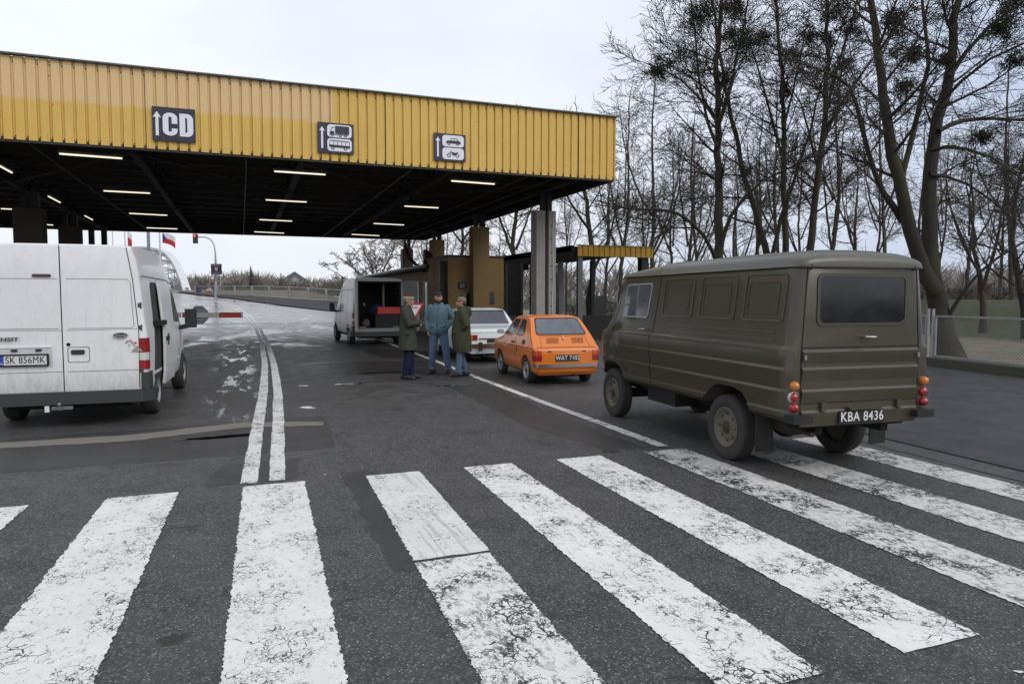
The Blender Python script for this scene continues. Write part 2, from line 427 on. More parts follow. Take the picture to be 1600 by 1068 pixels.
# bare strip with a leaf-strewn path between the fence and the bank
xb = t.math('SUBTRACT', xyz[0], t.math('MULTIPLY', xyz[1], 0.12))
f = t.step(t.math('ADD', xb, t.math('MULTIPLY', n, 5.0)), 30.0, 27.0)
t.base(t.mix(f, gcol, dcol)); t.rough(0.95); t.bump(n3, 0.8, 0.05); GROUND = t.m
g = MB().add(vs, fs).build('ground', GROUND, None, smooth=0, fix=False); g['kind'] = 'structure'

# carriageway (near part, slightly above ground)
sw_low = [at_g(*q) for q in ((531, 488), (490, 484), (440, 478), (400, 472.5), (360, 467), (320, 462.8), (279, 458))]
sw_top = [at_g(*q) for q in ((540, 472.5), (490, 470), (440, 466.8), (400, 464), (360, 461.5), (320, 459), (279, 456))]
rl = [(-24, y) for y in (-6, 24, 46)]; rrgt = [(12.5, -6), (18.0, 22), (18.0, 46)]
grid_strip('road', rl, rrgt, 50, 60, 0.004, ASPH)
fl = [(-24, 46), (-26, 60), (-34, 90), (-60, 140)]; fr = [(14, 46)]+[(v.x, v.y) for v in sw_low]
grid_strip('far_road', fl, fr, 26, 120, 0.006, FARROAD)
grid_strip('pavement', [(v.x, v.y) for v in sw_low], [(v.x, v.y) for v in sw_top], 4, 50, 0.03, M('dark_rough_pavement', (.055, .056, .058), .95, spec=.1))
# smooth newer asphalt to the right of the seam
sa = [(6.9, -6), (7.11, 4.55), (7.21, 6.26), (7.6, 9.0), (8.0, 14)]; sb = [(12.4, -6), (14.5, 4.55), (14.9, 6.26), (15.4, 9), (16.4, 14)]
grid_strip('forecourt', sa, sb, 6, 30, 0.008, SMOOTH)
grid_strip('road_seam', [(x-0.012, y) for x, y in sa], [(x+0.012, y) for x, y in sa], 1, 60, 0.012, SEAM, jit=0.004)
grid_strip('gutter_strip', [(x-0.42, y) for x, y in sa], [(x-0.40, y) for x, y in sa], 1, 80, 0.008, SEAM, jit=0.008)

def pxpatch(name, quad_l, quad_r, mat, off, nu=6, nv=16, jit=0.02, seed=1):
    return grid_strip(name, [tuple(at_h(*q))[:2] for q in quad_l], [tuple(at_h(*q))[:2] for q in quad_r], nu, nv, off, mat, jit=jit, seed=seed)
# repaired trenches and patches
pxpatch('road_patch', [(-40, 742), (525, 700)], [(-40, 690), (508, 650)], PATCH, 0.0055, seed=2)
pxpatch('road_patch', [(452, 566), (455, 584)], [(682, 563), (700, 585)], PATCH, 0.0055, seed=3, jit=0.04)
pxpatch('road_patch', [(533, 737), (612, 892)], [(590, 737), (655, 893)], PATCH, 0.0055, seed=4)
pxpatch('road_patch', [(318, 762), (345, 726)], [(462, 748), (466, 716)], PATCH, 0.0062, seed=5)
pxpatch('road_patch', [(695, 603), (830, 668), (940, 702)], [(760, 600), (880, 652), (1005, 700)], PATCH, 0.0055, seed=6, jit=0.05)
pxpatch('road_patch', [(560, 545), (600, 560)], [(640, 545), (720, 560)], PATCH, 0.0055, seed=7, jit=0.05)
CONC = M('pale_road_scar', (0.17, 0.155, 0.13), 0.6, scale=20, var=0.3, bump=0.5)
pxpatch('road_scar', [(-40, 703), (200, 690), (380, 668), (505, 665)], [(-40, 694), (200, 680), (380, 660), (505, 659)], CONC, 0.0075, nu=2, nv=60, jit=0.018, seed=8)
# puddles: thin still water
t = NT('puddle_water'); t.base((0.006, 0.006, 0.006, 1)); t.rough(0.03); t.p.inputs['Specular IOR Level'].default_value = 0.5
t.bump(t.noise(t.pos(), 14.0, 2), 0.05, 0.01); PUD = t.m
def puddle(px, py, w, h, seed, ang=0.0, mat=None, name='puddle'):
    c = at_h(px, py); R = random.Random(seed); n = 40; vs = [(c.x, c.y, tz(c.x, c.y)+0.0085)]
    ph = [R.uniform(0, 6.28) for _ in range(6)]
    for k in range(n):
        a = 2*pi*k/n; r = 1+0.18*sin(2*a+ph[0])+0.16*sin(3*a+ph[1])+0.09*sin(5*a+ph[2])+0.07*sin(9*a+ph[3])+0.05*sin(14*a+ph[4])
        x = w*r*cos(a); y = h*r*sin(a); vs.append((c.x+x*cos(ang)-y*sin(ang), c.y+x*sin(ang)+y*cos(ang), c.z+0.0085))
    o = MB().add(vs, [(0, k+1, (k+1) % n+1) for k in range(n)]).build(name, mat or PUD, fix=False); o['kind'] = 'structure'
puddle(345, 683, 0.42, 0.10, 1, 0.05); puddle(600, 582, 0.5, 0.16, 3)
puddle(700, 603, 0.22, 0.10, 4); puddle(545, 600, 0.3, 0.09, 6)
# flakes of paint on the road
for q, (px, py, w) in enumerate(((475, 603, 0.06), (480, 637, 0.09), (508, 742, 0.01), (1592, 1051, 0.012))):
    puddle(px, py, w, w*1.5, 30+q, 0.8, PC, 'paint_flake')
# crosswalk stripes
ST = [(-2.28, -1.66, PA), (-1.10, -0.55, PA), (-0.02, 0.51, PA), (1.07, 1.59, PB), (2.04, 2.55, PE), (3.05, 3.57, PE), (4.10, 4.62, PD), (5.12, 5.62, PD), (6.14, 6.60, PD)]
def slab(x0, x1, y0, y1, mat, seed, off=0.0095, sl=0.03):
    grid_strip('crosswalk_stripe', [(x0-(6.7-y0)*sl, y0), (x0-(6.7-y1)*sl, y1)], [(x1-(6.7-y0)*sl, y0), (x1-(6.7-y1)*sl, y1)], 6, 260, off, mat, jit=0.0075, seed=seed)
for i, (a, b, m) in enumerate(ST):
    top = 6.71-0.012*i; bot = 2.38
    if i == 3:
        slab(a, b, 4.38, top, PC, 50); slab(a+0.0, b-0.015, bot, 4.34, PB, 51)
    else: slab(a, b, bot, top, m, 40+i)
# longitudinal lines
def line(pts, w, mat, off=0.0095, seed=1, name='road_line', dash=None):
    L = []; R_ = []
    n = len(pts)
    for i in range(n):
        a = pts[max(0, i-1)]; b = pts[min(n-1, i+1)]; dx, dy = b[0]-a[0], b[1]-a[1]; k = hypot(dx, dy); nx, ny = -dy/k*w/2, dx/k*w/2
        L.append((pts[i][0]+nx, pts[i][1]+ny)); R_.append((pts[i][0]-nx, pts[i][1]-ny))
    return grid_strip(name, L, R_, 2, max(30, int(6*sum(hypot(pts[i+1][0]-pts[i][0], pts[i+1][1]-pts[i][1]) for i in range(n-1)))), off, mat, jit=0.006, seed=seed)
def G2(l): return [tuple(at_g(*q))[:2] for q in l]
line(G2([(389, 757), (404, 660), (412, 610), (414, 570), (409, 535), (399, 510), (385, 495), (363, 480), (335, 470.5), (300, 463)]), 0.15, PL, seed=61)
line(G2([(433, 752), (435, 660), (434, 610), (428, 570), (418, 535), (405, 510), (392, 495), (371, 480), (343, 470.5), (306, 462.6)]), 0.15, PL, seed=62)
line(G2([(1036, 698), (925, 657)]), 0.15, PL, seed=63)
line(G2([(922, 656), (830, 622), (745, 590), (690, 568), (640, 549), (598, 533), (560, 519), (520, 506), (480, 493), (450, 484), (415, 474.5), (380, 468)]), 0.14, PL, seed=64)
# ------------------------------------------------------------------ canopy
t = NT('yellow_corrugated_sheet'); p = t.pos(); xyz = t.sep(p)
n = t.noise(p, 1.1, 5, 0.6); n2 = t.noise(t.mapping(p, (2.5, 2.5, 0.5)), 2.0, 6, 0.7)
ycol = t.mix(n, (0.58, 0.365, 0.070, 1), (0.67, 0.44, 0.105, 1))
ycol = t.mix(t.math('MULTIPLY', t.step(n2, 0.5, 0.8), 0.4), ycol, (0.76, 0.53, 0.20, 1))
# sun-bleached band along the top of the left part
bz = t.math('ADD', xyz[2], t.math('MULTIPLY', t.noise(p, 4.0, 4, 0.7), 0.25)); bz = t.math('ADD', bz, t.math('MULTIPLY', xyz[0], -0.008))
fade = t.math('MULTIPLY', t.step(bz, 6.20, 6.34), t.step(xyz[0], 2.32, 2.28))
ycol = t.mix(t.math('MULTIPLY', fade, 0.85), ycol, (0.66, 0.46, 0.24, 1))
v = t.voro(t.mapping(p, (1.0, 1, 1)), 2.2, 'F1'); spot = t.math('MULTIPLY', t.step(v, 0.045, 0.02), t.step(t.noise(p, 0.7, 3), 0.5, 0.58))
ycol = t.mix(spot, ycol, (0.03, 0.02, 0.012, 1))
ycol = t.mix(t.math('MULTIPLY', t.step(t.noise(t.mapping(p, (9, 9, 0.35)), 1.0, 5, 0.7), 0.55, 0.8), 0.35), ycol, (0.22, 0.13, 0.035, 1))
fx = t.math('FRACT', t.math('DIVIDE', t.math('ADD', xyz[0], 17.5), 0.235)); sx_ = t.step(t.math('ABSOLUTE', t.math('SUBTRACT', fx, 0.89)), 0.075, 0.05)
sz_ = t.math('MAXIMUM', t.step(t.math('ABSOLUTE', t.math('SUBTRACT', xyz[2], 5.29)), 0.022, 0.015), t.step(t.math('ABSOLUTE', t.math('SUBTRACT', xyz[2], 6.90)), 0.022, 0.015))
ycol = t.mix(t.math('MULTIPLY', t.math('MULTIPLY', sx_, sz_), 0.85), ycol, (0.03, 0.02, 0.012, 1))
run = t.math('MULTIPLY', t.step(t.noise(t.mapping(p, (14, 14, 0.5)), 1.0, 4, 0.7), 0.60, 0.75), t.step(xyz[2], 5.75, 5.2, 0.15, 1.0))
ycol = t.mix(t.math('MULTIPLY', run, 0.5), ycol, (0.20, 0.10, 0.03, 1))
lap = t.step(t.math('ABSOLUTE', t.math('SUBTRACT', t.math('FRACT', t.math('DIVIDE', t.math('ADD', xyz[0], 16.1), 5.64)), 0.5)), 0.0025, 0.0018)
ycol = t.mix(t.math('MULTIPLY', lap, 0.7), ycol, (0.05, 0.03, 0.012, 1))
t.base(ycol); t.rough(0.55); YEL = t.m
DECK = M('dark_roof_deck', (0.034, 0.028, 0.022), 0.8, var=0.4, scale=0.6)
BROWNST = M('brown_black_steel', (0.022, 0.018, 0.015), 0.7, var=0.4, dirt=0.3)
FLASH = M('weathered_flashing', (0.12, 0.12, 0.11), 0.7, var=0.4, scale=8, dirt=0.8)
CX0, CX1, CY0, CY1, CZ0, CZ1 = -17.5, 10.5, 18.75, 42.0, 5.20, 7.02
canopy = empty('canopy', (0, 20, 0), 0, 'huge flat canopy roof with a ribbed yellow fascia over the road lanes', 'canopy')
def cb(mb, name, mat, smooth=None):
    o = mb.build(name, mat, canopy, smooth); o.matrix_parent_inverse = Matrix.Translation((0, -20, 0)); return o
def corrug(p0, p1, z0, z1, pitch=0.235, groove=0.055, depth=0.045, outward=(0, -1)):
    """one continuous folded sheet from p0 to p1 (plan points)"""
    dx, dy = p1[0]-p0[0], p1[1]-p0[1]; L = hypot(dx, dy); dx /= L; dy /= L
    pts = []; s = 0.0; R = random.Random(3)
    while s < L-pitch:
        a = pitch-groove
        for q, d in ((0, 0), (a-0.012, 0), (a, -depth), (pitch-0.012, -depth)): pts.append((s+q, d))
        s += pitch
    pts.append((s, 0)); pts.append((L, 0))
    vs = []; fs = []
    for q, d in pts:
        x = p0[0]+dx*q+outward[0]*d; y = p0[1]+dy*q+outward[1]*d; vs += [(x, y, z0), (x, y, z1)]
    for i in range(len(pts)-1): fs.append((2*i, 2*i+2, 2*i+3, 2*i+1))
    return MB().add(vs, fs)
cb(corrug((CX0, CY0), (CX1, CY0), CZ0, CZ1), 'fascia', YEL)
cb(corrug((CX1, CY0), (CX1, CY1), CZ0, CZ1, outward=(1, 0)), 'fascia', YEL)
cb(corrug((CX1, CY1), (CX0, CY1), CZ0, CZ1, outward=(0, 1)), 'fascia', YEL)
m = MB().box(CX0, CX1-0.066, CY0+0.075, CY1-0.075, CZ0+0.75, CZ1-0.06); cb(m, 'roof_deck', DECK)
m = MB()
R = random.Random(11); x = CX0
while x < CX1:
    w = min(R.uniform(1.8, 3.2), CX1+0.04-x); m.obox((x+w/2, CY0-0.01, CZ1+0.02+R.uniform(-0.008, 0.012)), w, 0.16, 0.035, rz=R.uniform(-0.006, 0.006)); x += w
m.box(CX1-0.10, CX1+0.05, CY0+0.1, CY1, CZ1, CZ1+0.04); cb(m, 'roof_edge_flashing', FLASH)
m = MB().box(CX0, CX1-0.05, CY0+0.02, CY0+0.07, CZ0-0.05, CZ0+0.06).box(CX1-0.12, CX1-0.02, CY0+0.08, CY1, CZ0-0.04, CZ0+0.06).box(CX0, CX1-0.05, CY1-0.08, CY1-0.03, CZ0-0.04, CZ0+0.06)
cb(m, 'edge_beam', BROWNST)
m = MB().box(CX1-0.062, CX1-0.055, CY0+0.09, CY1-0.09, CZ0+0.065, CZ1-0.08).box(CX0, CX1-0.07, CY1-0.068, CY1-0.062, CZ0+0.065, CZ1-0.08).box(CX0, CX1-0.07, CY0+0.055, CY0+0.066, CZ0+0.065, CZ1-0.08); cb(m, 'fascia_backing', DECK)
# trusses, purlins and bracing hang under the deck
for k, x in enumerate((-15.2, -10.9, -6.6, -2.4, 1.6, 5.6, 9.56)):
    m = MB(); m.box(x-0.09, x+0.09, CY0+0.1, CY1-0.1, CZ0+0.03, CZ0+0.15); m.box(x-0.07, x+0.07, CY0+0.1, CY1-0.1, CZ0+0.64, CZ0+0.745)
    y = CY0+0.2; s = 0
    while y < CY1-1.2:
        m.bar((x, y, CZ0+0.13), (x, y+0.65, CZ0+0.66), 0.05); m.bar((x, y+0.65, CZ0+0.66), (x, y+1.3, CZ0+0.13), 0.05); y += 1.3
    cb(m, 'roof_truss', BROWNST)
m = MB(); y = CY0+1.2
while y < CY1: m.box(CX0, CX1-0.15, y-0.045, y+0.045, CZ0+0.17, CZ0+0.29); y += 1.65
cb(m, 'purlin', BROWNST)
m = MB()
for a, b in (((1.6, 19.3), (5.6, 24.5)), ((5.6, 24.5), (9.5, 19.5)), ((-2.4, 19.3), (1.6, 24.8)), ((5.6, 27), (9.5, 33)), ((-10.9, 19.3), (-6.6, 25.5)), ((-6.6, 26), (-2.4, 19.4)), ((1.6, 30), (5.6, 36)), ((-2.4, 31), (1.6, 25)), ((7.8, 19.0), (7.8, 41.5)), ((-8.7, 19.0), (-8.7, 41.5))):
    m.bar((a[0], a[1], CZ0+0.0), (b[0], b[1], CZ0+0.0), 0.055)
cb(m, 'brace', BROWNST)
m = MB()
for x0 in (0.2, 4.4, 8.6, -4.4):
    m.tube([(x0, CY0+0.3, CZ0-0.03), (x0, CY1-0.3, CZ0-0.03)], 0.022, 6)
cb(m, 'conduit', M('dark_conduit', (0.03, 0.027, 0.025), 0.6))
# strip lamps
LAMP = emis('fluorescent_tube', (1.0, 0.90, 0.70), 0.95)
HOUS = M('lamp_housing', (0.10, 0.095, 0.08), 0.5)
seg = [((90,238),(193,247)),((427,266),(510,272)),((705,281),(773,287)),((160,297),(236,301)),((414,311),(480,315)),((631,321),(686,324)),
       ((201,332),(262,336)),((405,342),(457,345)),((584,348),(631,351)),((228,355),(278,357)),((398,361),(443,364)),((550,365),(592,368)),
       ((0,325),(20,326)),((24,350),(32,350.5)),((70,350),(84,351)),((-10,250),(16,270)),((73,304),(96,317)),((131,336),(146,343))]
labs = ['front row on the left','front row in the middle','front row on the right','second row on the left','second row in the middle','second row on the right','third row on the left','third row in the middle','third row on the right','rearmost row on the left','rearmost row in the middle','rearmost row on the right']
for i, (a, b) in enumerate(seg):
    A = at_h(a[0], a[1], 5.10); B = at_h(b[0], b[1], 5.10); c = (A+B)/2; L = (B-A).length; ang = atan2(B.y-A.y, B.x-A.x)
    if i < 12: ang *= 0.5; L = min(L, 1.62)
    elif i >= 15: L = min(L, 1.7); ang = pi/2
    lab = ('lit strip lamp under the canopy, '+labs[i]) if i < 12 else ('lit strip lamp at the far left under the canopy, '+['beside the edge of the photo','hugging the far columns','right of the first column','nearest of the lengthwise ones','middle of the lengthwise ones','farthest of the lengthwise ones'][i-12])
    e = empty('ceiling_lamp', c, ang, lab, 'lamp', 'strip lamps under the canopy')
    MB().box(-L/2, L/2, -0.055, 0.055, 0.0, 0.05).box(-0.02-L/2+0.15, -L/2+0.17, -0.02, 0.02, 0.05, 0.09).box(L/2-0.17, L/2-0.13, -0.02, 0.02, 0.05, 0.09).build('housing', HOUS, e)
    MB().tube([(-L/2+0.03, 0, -0.022), (L/2-0.03, 0, -0.022)], 0.02, 8).build('tube', LAMP, e, 60)

# ------------------------------------------------------------------ lane signs
NAVY = M('navy_sign_face', (0.020, 0.018, 0.040), 0.45, var=0.15)
def sign(pxs, label):
    A = pxs
    x0 = at_plane(*A[0]); x1 = at_plane(*A[1]); z1 = x0.z; zb = at_plane(A[2][0], A[2][1]).z
    e = empty('lane_sign', ((x0.x+x1.x)/2, CY0-0.05, (z1+zb)/2), 0, label, 'sign', 'lane signs on the canopy fascia')
    W = x1.x-x0.x; H = z1-zb
    MB().box(-W/2, W/2, -0.012, 0.012, -H/2, H/2).build('panel', NAVY, e)
    return e, W, H
def at_plane(px, py, Y=None):
    Y = CY0-0.06 if Y is None else Y
    r = ray(px, py); t_ = Y/r[1]; return Vector((r[0]*t_, Y, CH+r[2]*t_))
def flat(name, polys, mat, e, y=-0.0165, th=0.004):
    m = MB()
    for pl in polys: m.prism(pl, 'y', y-th/2, y+th/2)
    return m.build(name, mat, e)
def arrow(e, x, z0, z1, w=0.045):
    return flat('arrow', [[(x-w/2, z0), (x+w/2, z0), (x+w/2, z1-w*2.0), (x+w*1.4, z1-w*2.2), (x, z1), (x-w*1.4, z1-w*2.2), (x-w/2, z1-w*2.0)]], WHITE, e)
def circ(cx, cz, r, n=16): return [(cx+r*cos(2*pi*k/n), cz+r*sin(2*pi*k/n)) for k in range(n)]
e, W, H = sign([(237, 165.5), (304.5, 171), (239, 218.5)], 'navy sign with a white arrow and the letters CD, leftmost on the yellow fascia')
arrow(e, -W/2+0.11*W, -0.36*H, 0.36*H, 0.07*W)
def arc(cx, cz, rx, rz, a0, a1, n=10): return [(cx+rx*cos(radians(a0+(a1-a0)*k/n)), cz+rz*sin(radians(a0+(a1-a0)*k/n))) for k in range(n+1)]
cw = 0.17*W; ch = 0.34*H; cx = -0.09*W
C = arc(cx, ch*0.55, cw, ch*0.45, 0, 180)+arc(cx, -ch*0.55, cw, ch*0.45, 180, 360)+[(cx+cw, -0.12*H), (cx+cw*0.22, -0.12*H)]+arc(cx, -ch*0.55, cw*0.22, ch*0.12, 360, 180, 6)+arc(cx, ch*0.55, cw*0.22, ch*0.12, 180, 0, 6)+[(cx+cw*0.22, 0.02*H), (cx+cw, 0.02*H)]
dx = 0.13*W; dw = 0.33*W
fl_ = MB(); fl_.prism(C, 'y', -0.0185, -0.0145)
Do = [(dx, -ch), (dx+dw*0.55, -ch)]+arc(dx+dw*0.55, -ch*0.5, dw*0.42, ch*0.5, 270, 360, 6)+arc(dx+dw*0.55, ch*0.5, dw*0.42, ch*0.5, 0, 90, 6)+[(dx, ch)]
Di = [(dx+dw*0.40, -ch*0.66), (dx+dw*0.45, -ch*0.66)]+arc(dx+dw*0.45, -ch*0.5, dw*0.10, ch*0.16, 270, 360, 6)+arc(dx+dw*0.45, ch*0.5, dw*0.10, ch*0.16, 0, 90, 6)+[(dx+dw*0.40, ch*0.66)]
fl_.ring(Do, Di, 'y', -0.0185, -0.0145); fl_.build('lettering', WHITE, e)
def ringpoly(m, cx, cz, ro, ri, n=18, y=-0.0245, th=0.003): m.ring(circ(cx, cz, ro, n), circ(cx, cz, ri, n), 'y', y-th/2, y+th/2)
# truck and bus sign
e, W, H = sign([(496, 190), (552.5, 196.5), (497.5, 237.5)], 'navy sign with a white arrow, lorry and bus, mid way along the yellow fascia')
arrow(e, -W/2+0.12*W, -0.36*H, 0.36*H, 0.055*W)
for cz in (0.235*H, -0.225*H):
    flat('pictogram_panel', [rr(-0.24*W, cz-0.21*H, 0.44*W, cz+0.21*H, 0.09*W)], WHITE, e)
Y2 = -0.022
def pic(name, e, polys, dark=True, y=Y2): return flat(name, polys, NAVY if dark else WHITE, e, y, 0.004)
zc = 0.235*H
pic('lorry_pictogram', e, [[(-0.02*W, zc-0.09*H), (0.37*W, zc-0.09*H), (0.37*W, zc+0.17*H), (-0.02*W, zc+0.17*H)],
    [(-0.17*W, zc-0.13*H), (-0.045*W, zc-0.13*H), (-0.045*W, zc-0.02*H), (-0.145*W, zc-0.0*H), (-0.17*W, zc-0.05*H)],
    [(-0.045*W, zc-0.13*H), (0.35*W, zc-0.13*H), (0.35*W, zc-0.105*H), (-0.045*W, zc-0.105*H)],
    [(-0.15*W, zc+0.0*H), (-0.135*W, zc+0.0*H), (-0.105*W, zc+0.10*H), (-0.045*W, zc+0.10*H), (-0.045*W, zc+0.12*H), (-0.12*W, zc+0.12*H)]])
for cx in (-0.11, 0.12, 0.27):
    m = MB(); ringpoly(m, cx*W, zc-0.14*H, 0.042*W, 0.022*W); m.build('wheel_pictogram', NAVY, e)
zc = -0.225*H
pic('bus_pictogram', e, [[(-0.19*W, zc-0.08*H), (-0.19*W, zc+0.005*H), (0.39*W, zc-0.015*H), (0.39*W, zc-0.10*H)],
    [(-0.17*W, zc+0.13*H), (0.38*W, zc+0.11*H), (0.38*W, zc+0.135*H), (-0.16*W, zc+0.155*H)]]+
    [[(x*W, zc), (x*W+0.012*W, zc), (x*W+0.012*W, zc+0.135*H), (x*W, zc+0.135*H)] for x in (-0.18, -0.07, 0.04, 0.15, 0.26, 0.37)])
for cx in (-0.09, 0.26):
    m = MB(); ringpoly(m, cx*W, zc-0.11*H, 0.048*W, 0.024*W); m.build('wheel_pictogram', NAVY, e)
# car and motorcycle sign
e, W, H = sign([(678, 207), (727.5, 213.5), (679, 250)], 'navy sign with a white arrow, a car and a motorcycle, rightmost on the yellow fascia')
arrow(e, -W/2+0.12*W, -0.36*H, 0.36*H, 0.055*W)
for cz in (0.235*H, -0.225*H):
    flat('pictogram_panel', [rr(-0.24*W, cz-0.21*H, 0.44*W, cz+0.21*H, 0.09*W)], WHITE, e)
zc = 0.225*H
pic('car_pictogram', e, [[(-0.13*W, zc-0.07*H), (0.33*W, zc-0.09*H), (0.33*W, zc+0.0*H), (0.26*W, zc+0.03*H), (-0.02*W, zc+0.03*H), (-0.11*W, zc+0.01*H)],
    [(0.0*W, zc+0.03*H), (0.05*W, zc+0.12*H), (0.21*W, zc+0.12*H), (0.29*W, zc+0.03*H), (0.265*W, zc+0.03*H), (0.20*W, zc+0.10*H), (0.06*W, zc+0.10*H), (0.02*W, zc+0.03*H)],
    [(0.12*W, zc+0.03*H), (0.135*W, zc+0.03*H), (0.135*W, zc+0.11*H), (0.12*W, zc+0.11*H)]])
for cx in (-0.04, 0.24):
    m = MB(); ringpoly(m, cx*W, zc-0.08*H, 0.05*W, 0.025*W); m.build('wheel_pictogram', NAVY, e)
zc = -0.235*H
pic('motorcycle_pictogram', e, [[(-0.05*W, zc-0.03*H), (-0.02*W, zc-0.02*H), (0.05*W, zc+0.06*H), (0.04*W, zc+0.10*H), (0.0*W, zc+0.12*H), (0.0*W, zc+0.10*H), (0.02*W, zc+0.07*H)],
    [(0.04*W, zc+0.05*H), (0.10*W, zc+0.08*H), (0.15*W, zc+0.04*H), (0.25*W, zc+0.08*H), (0.25*W, zc+0.05*H), (0.20*W, zc+0.0*H), (0.16*W, zc-0.06*H), (0.08*W, zc-0.05*H)]])
for cx in (-0.035, 0.23):
    m = MB(); ringpoly(m, cx*W, zc-0.05*H, 0.06*W, 0.038*W); m.build('wheel_pictogram', NAVY, e)

# ------------------------------------------------------------------ columns under the canopy
CONCR = M('concrete_column', (0.33, 0.30, 0.275), 0.8, var=0.22, scale=3, bump=0.4, bscale=30, dirt=0.5, dirtcol=(0.12, 0.10, 0.085))
RUSTC = M('reddish_channel', (0.10, 0.055, 0.055), 0.7, var=0.3)
DULLC = M('brown_clad_column', (0.060, 0.048, 0.036), 0.8, var=0.3, scale=3)
OCHRE = M('ochre_render', (0.235, 0.155, 0.065), 0.85, var=0.18, scale=1.2, bump=0.3, dirt=0.35, dirtcol=(0.10, 0.065, 0.03))
e = empty('concrete_column', (9.62, 22.1, 0), 0, 'tall pale concrete column with a reddish channel and cable, holding the right front of the canopy', 'column')
MB().box(-0.33, -0.02, -0.2, 0.3, 0, 4.62).build('flange', CONCR, e); MB().box(0.12, 0.38, -0.2, 0.3, 0, 4.62).build('flange', CONCR, e)
MB().box(-0.02, 0.12, -0.08, 0.25, 0, 4.60).build('channel', RUSTC, e)
MB().box(-0.10, -0.02, 0.0, 0.1, 4.62, 5.25).box(0.12, 0.30, -0.05, 0.15, 4.62, 5.25).box(-0.10, 0.3, 0.03, 0.07, 4.62, 5.25).build('steel_post', DARKST, e)
m = MB().tube([(0.25, -0.22, 1.15), (0.24, -0.22, 1.7), (0.27, -0.22, 2.3), (0.25, -0.22, 3.6), (0.26, -0.22, 4.5)], 0.014, 6); m.build('cable', M('white_cable', (0.6, 0.6, 0.58), 0.5), e, 60)
m = MB()
for k in range(9): m.box(0.19, 0.22, -0.215, -0.2, 0.5+0.45*k, 0.54+0.45*k)
m.build('cable_clip', SEAM, e)
def clad(X, Y, w, mat, top, label, d=0.6, posts=2, post_top=5.25):
    e = empty('support_column', (X, Y, 0), 0, label, 'column')
    MB().box(-w/2, w/2, -d/2, d/2, tz(X, Y)-0.05, top).build('shaft', mat, e)
    m = MB(); m.box(-w*0.30, -w*0.12, -0.12, 0.12, top, post_top); m.box(w*0.05, w*0.34, -0.12, 0.12, top, post_top); m.build('steel_post', DARKST, e)
    return e
clad(9.45, 28.5, 0.70, OCHRE, 4.67, 'tall ochre column rising through the yellow booth wall')
clad(9.52, 35.66, 0.66, OCHRE, 4.67, 'ochre column rising behind the low booth roof, second from the road corner')
clad(9.57, 43.0, 0.66, DULLC, 4.67, 'farthest short brown column behind the low booth roof, left of the draped flag', post_top=5.3)
clad(-6.55, 28.0, 0.84, DULLC, 4.67, 'wide brown column above the white van, leftmost under the canopy')
clad(-6.6, 34.3, 0.78, DULLC, 4.67, 'brown column above the white van, second from the left under the canopy')
e = empty('twin_steel_post', (-6.7, 41.0, 0), 0, 'pair of thin black steel posts on a base plate, above the white van', 'post')
for s in (-1, 1): MB().box(s*0.28-0.12, s*0.28+0.12, -0.12, 0.12, 4.2, 5.25).build('post', DARKST, e)
MB().box(-0.55, 0.55, -0.3, 0.3, 4.0, 4.22).build('base_plate', DARKST, e); MB().box(-0.25, 0.25, -0.2, 0.2, tz(-6.7, 41)-0.05, 4.0).build('pier', DULLC, e)

# ------------------------------------------------------------------ control building
DGLASS = glass('dark_window_glass', (0.012, 0.012, 0.013), 0.06)
DOORB = M('brown_door', (0.022, 0.013, 0.011), 0.6)
ROOFE = M('grey_roof_edge', (0.30, 0.30, 0.30), 0.6, dirt=0.5)
def wpt(px, py, X): # point on the plane x = X
    r = ray(px, py); t_ = X/r[0]; return Vector((X, r[1]*t_, CH+r[2]*t_))
booth = empty('control_booth', (9.3, 28.6, 0), 0, 'ochre rendered booth under the canopy with a framed notice and small dark openings', 'building')
bw = MB(); bx0 = at_plane(700, 430, 28.75).x; bx1 = at_plane(787, 430, 28.75).x
bw.box(bx0-9.3, bx1-9.3, 0.15, 3.6, -0.1, 3.42); bw.build('wall', OCHRE, booth)
MB().box(bx0-9.34, bx1-9.26, 0.11, 3.64, 3.42, 3.50).build('roof_coping', M('dark_coping', (0.05, 0.04, 0.03), 0.7), booth)
def onwall(px0, py0, px1, py1, Y): 
    a = at_plane(px0, py0, Y); b = at_plane(px1, py1, Y); return a, b
a, b = onwall(717, 441, 728, 451, 28.7); MB().box(a.x-9.3, b.x-9.3, 0.11, 0.148, b.z, a.z).build('notice_frame', SEAM, booth)
MB().box(a.x-9.3+0.04, b.x-9.3-0.04, 0.103, 0.11, b.z+0.04, a.z-0.04).build('notice_sheet', M('grey_notice', (0.16, 0.16, 0.17), 0.6, var=0.4, scale=20), booth)
a, b = onwall(762, 456, 773, 475, 28.7); MB().box(a.x-9.3, b.x-9.3, 0.12, 0.149, b.z, a.z).build('window', DGLASS, booth)
a, b = onwall(722, 457, 736, 478, 28.7); MB().box(a.x-9.3, b.x-9.3, 0.12, 0.149, b.z, a.z).build('window', DGLASS, booth)
m = MB(); a, b = onwall(690, 435, 699.5, 500, 28.7); MB().box(a.x-9.3, bx0-9.3-0.003, 0.35, 0.6, -0.05, 3.25).build('door', DOORB, booth)
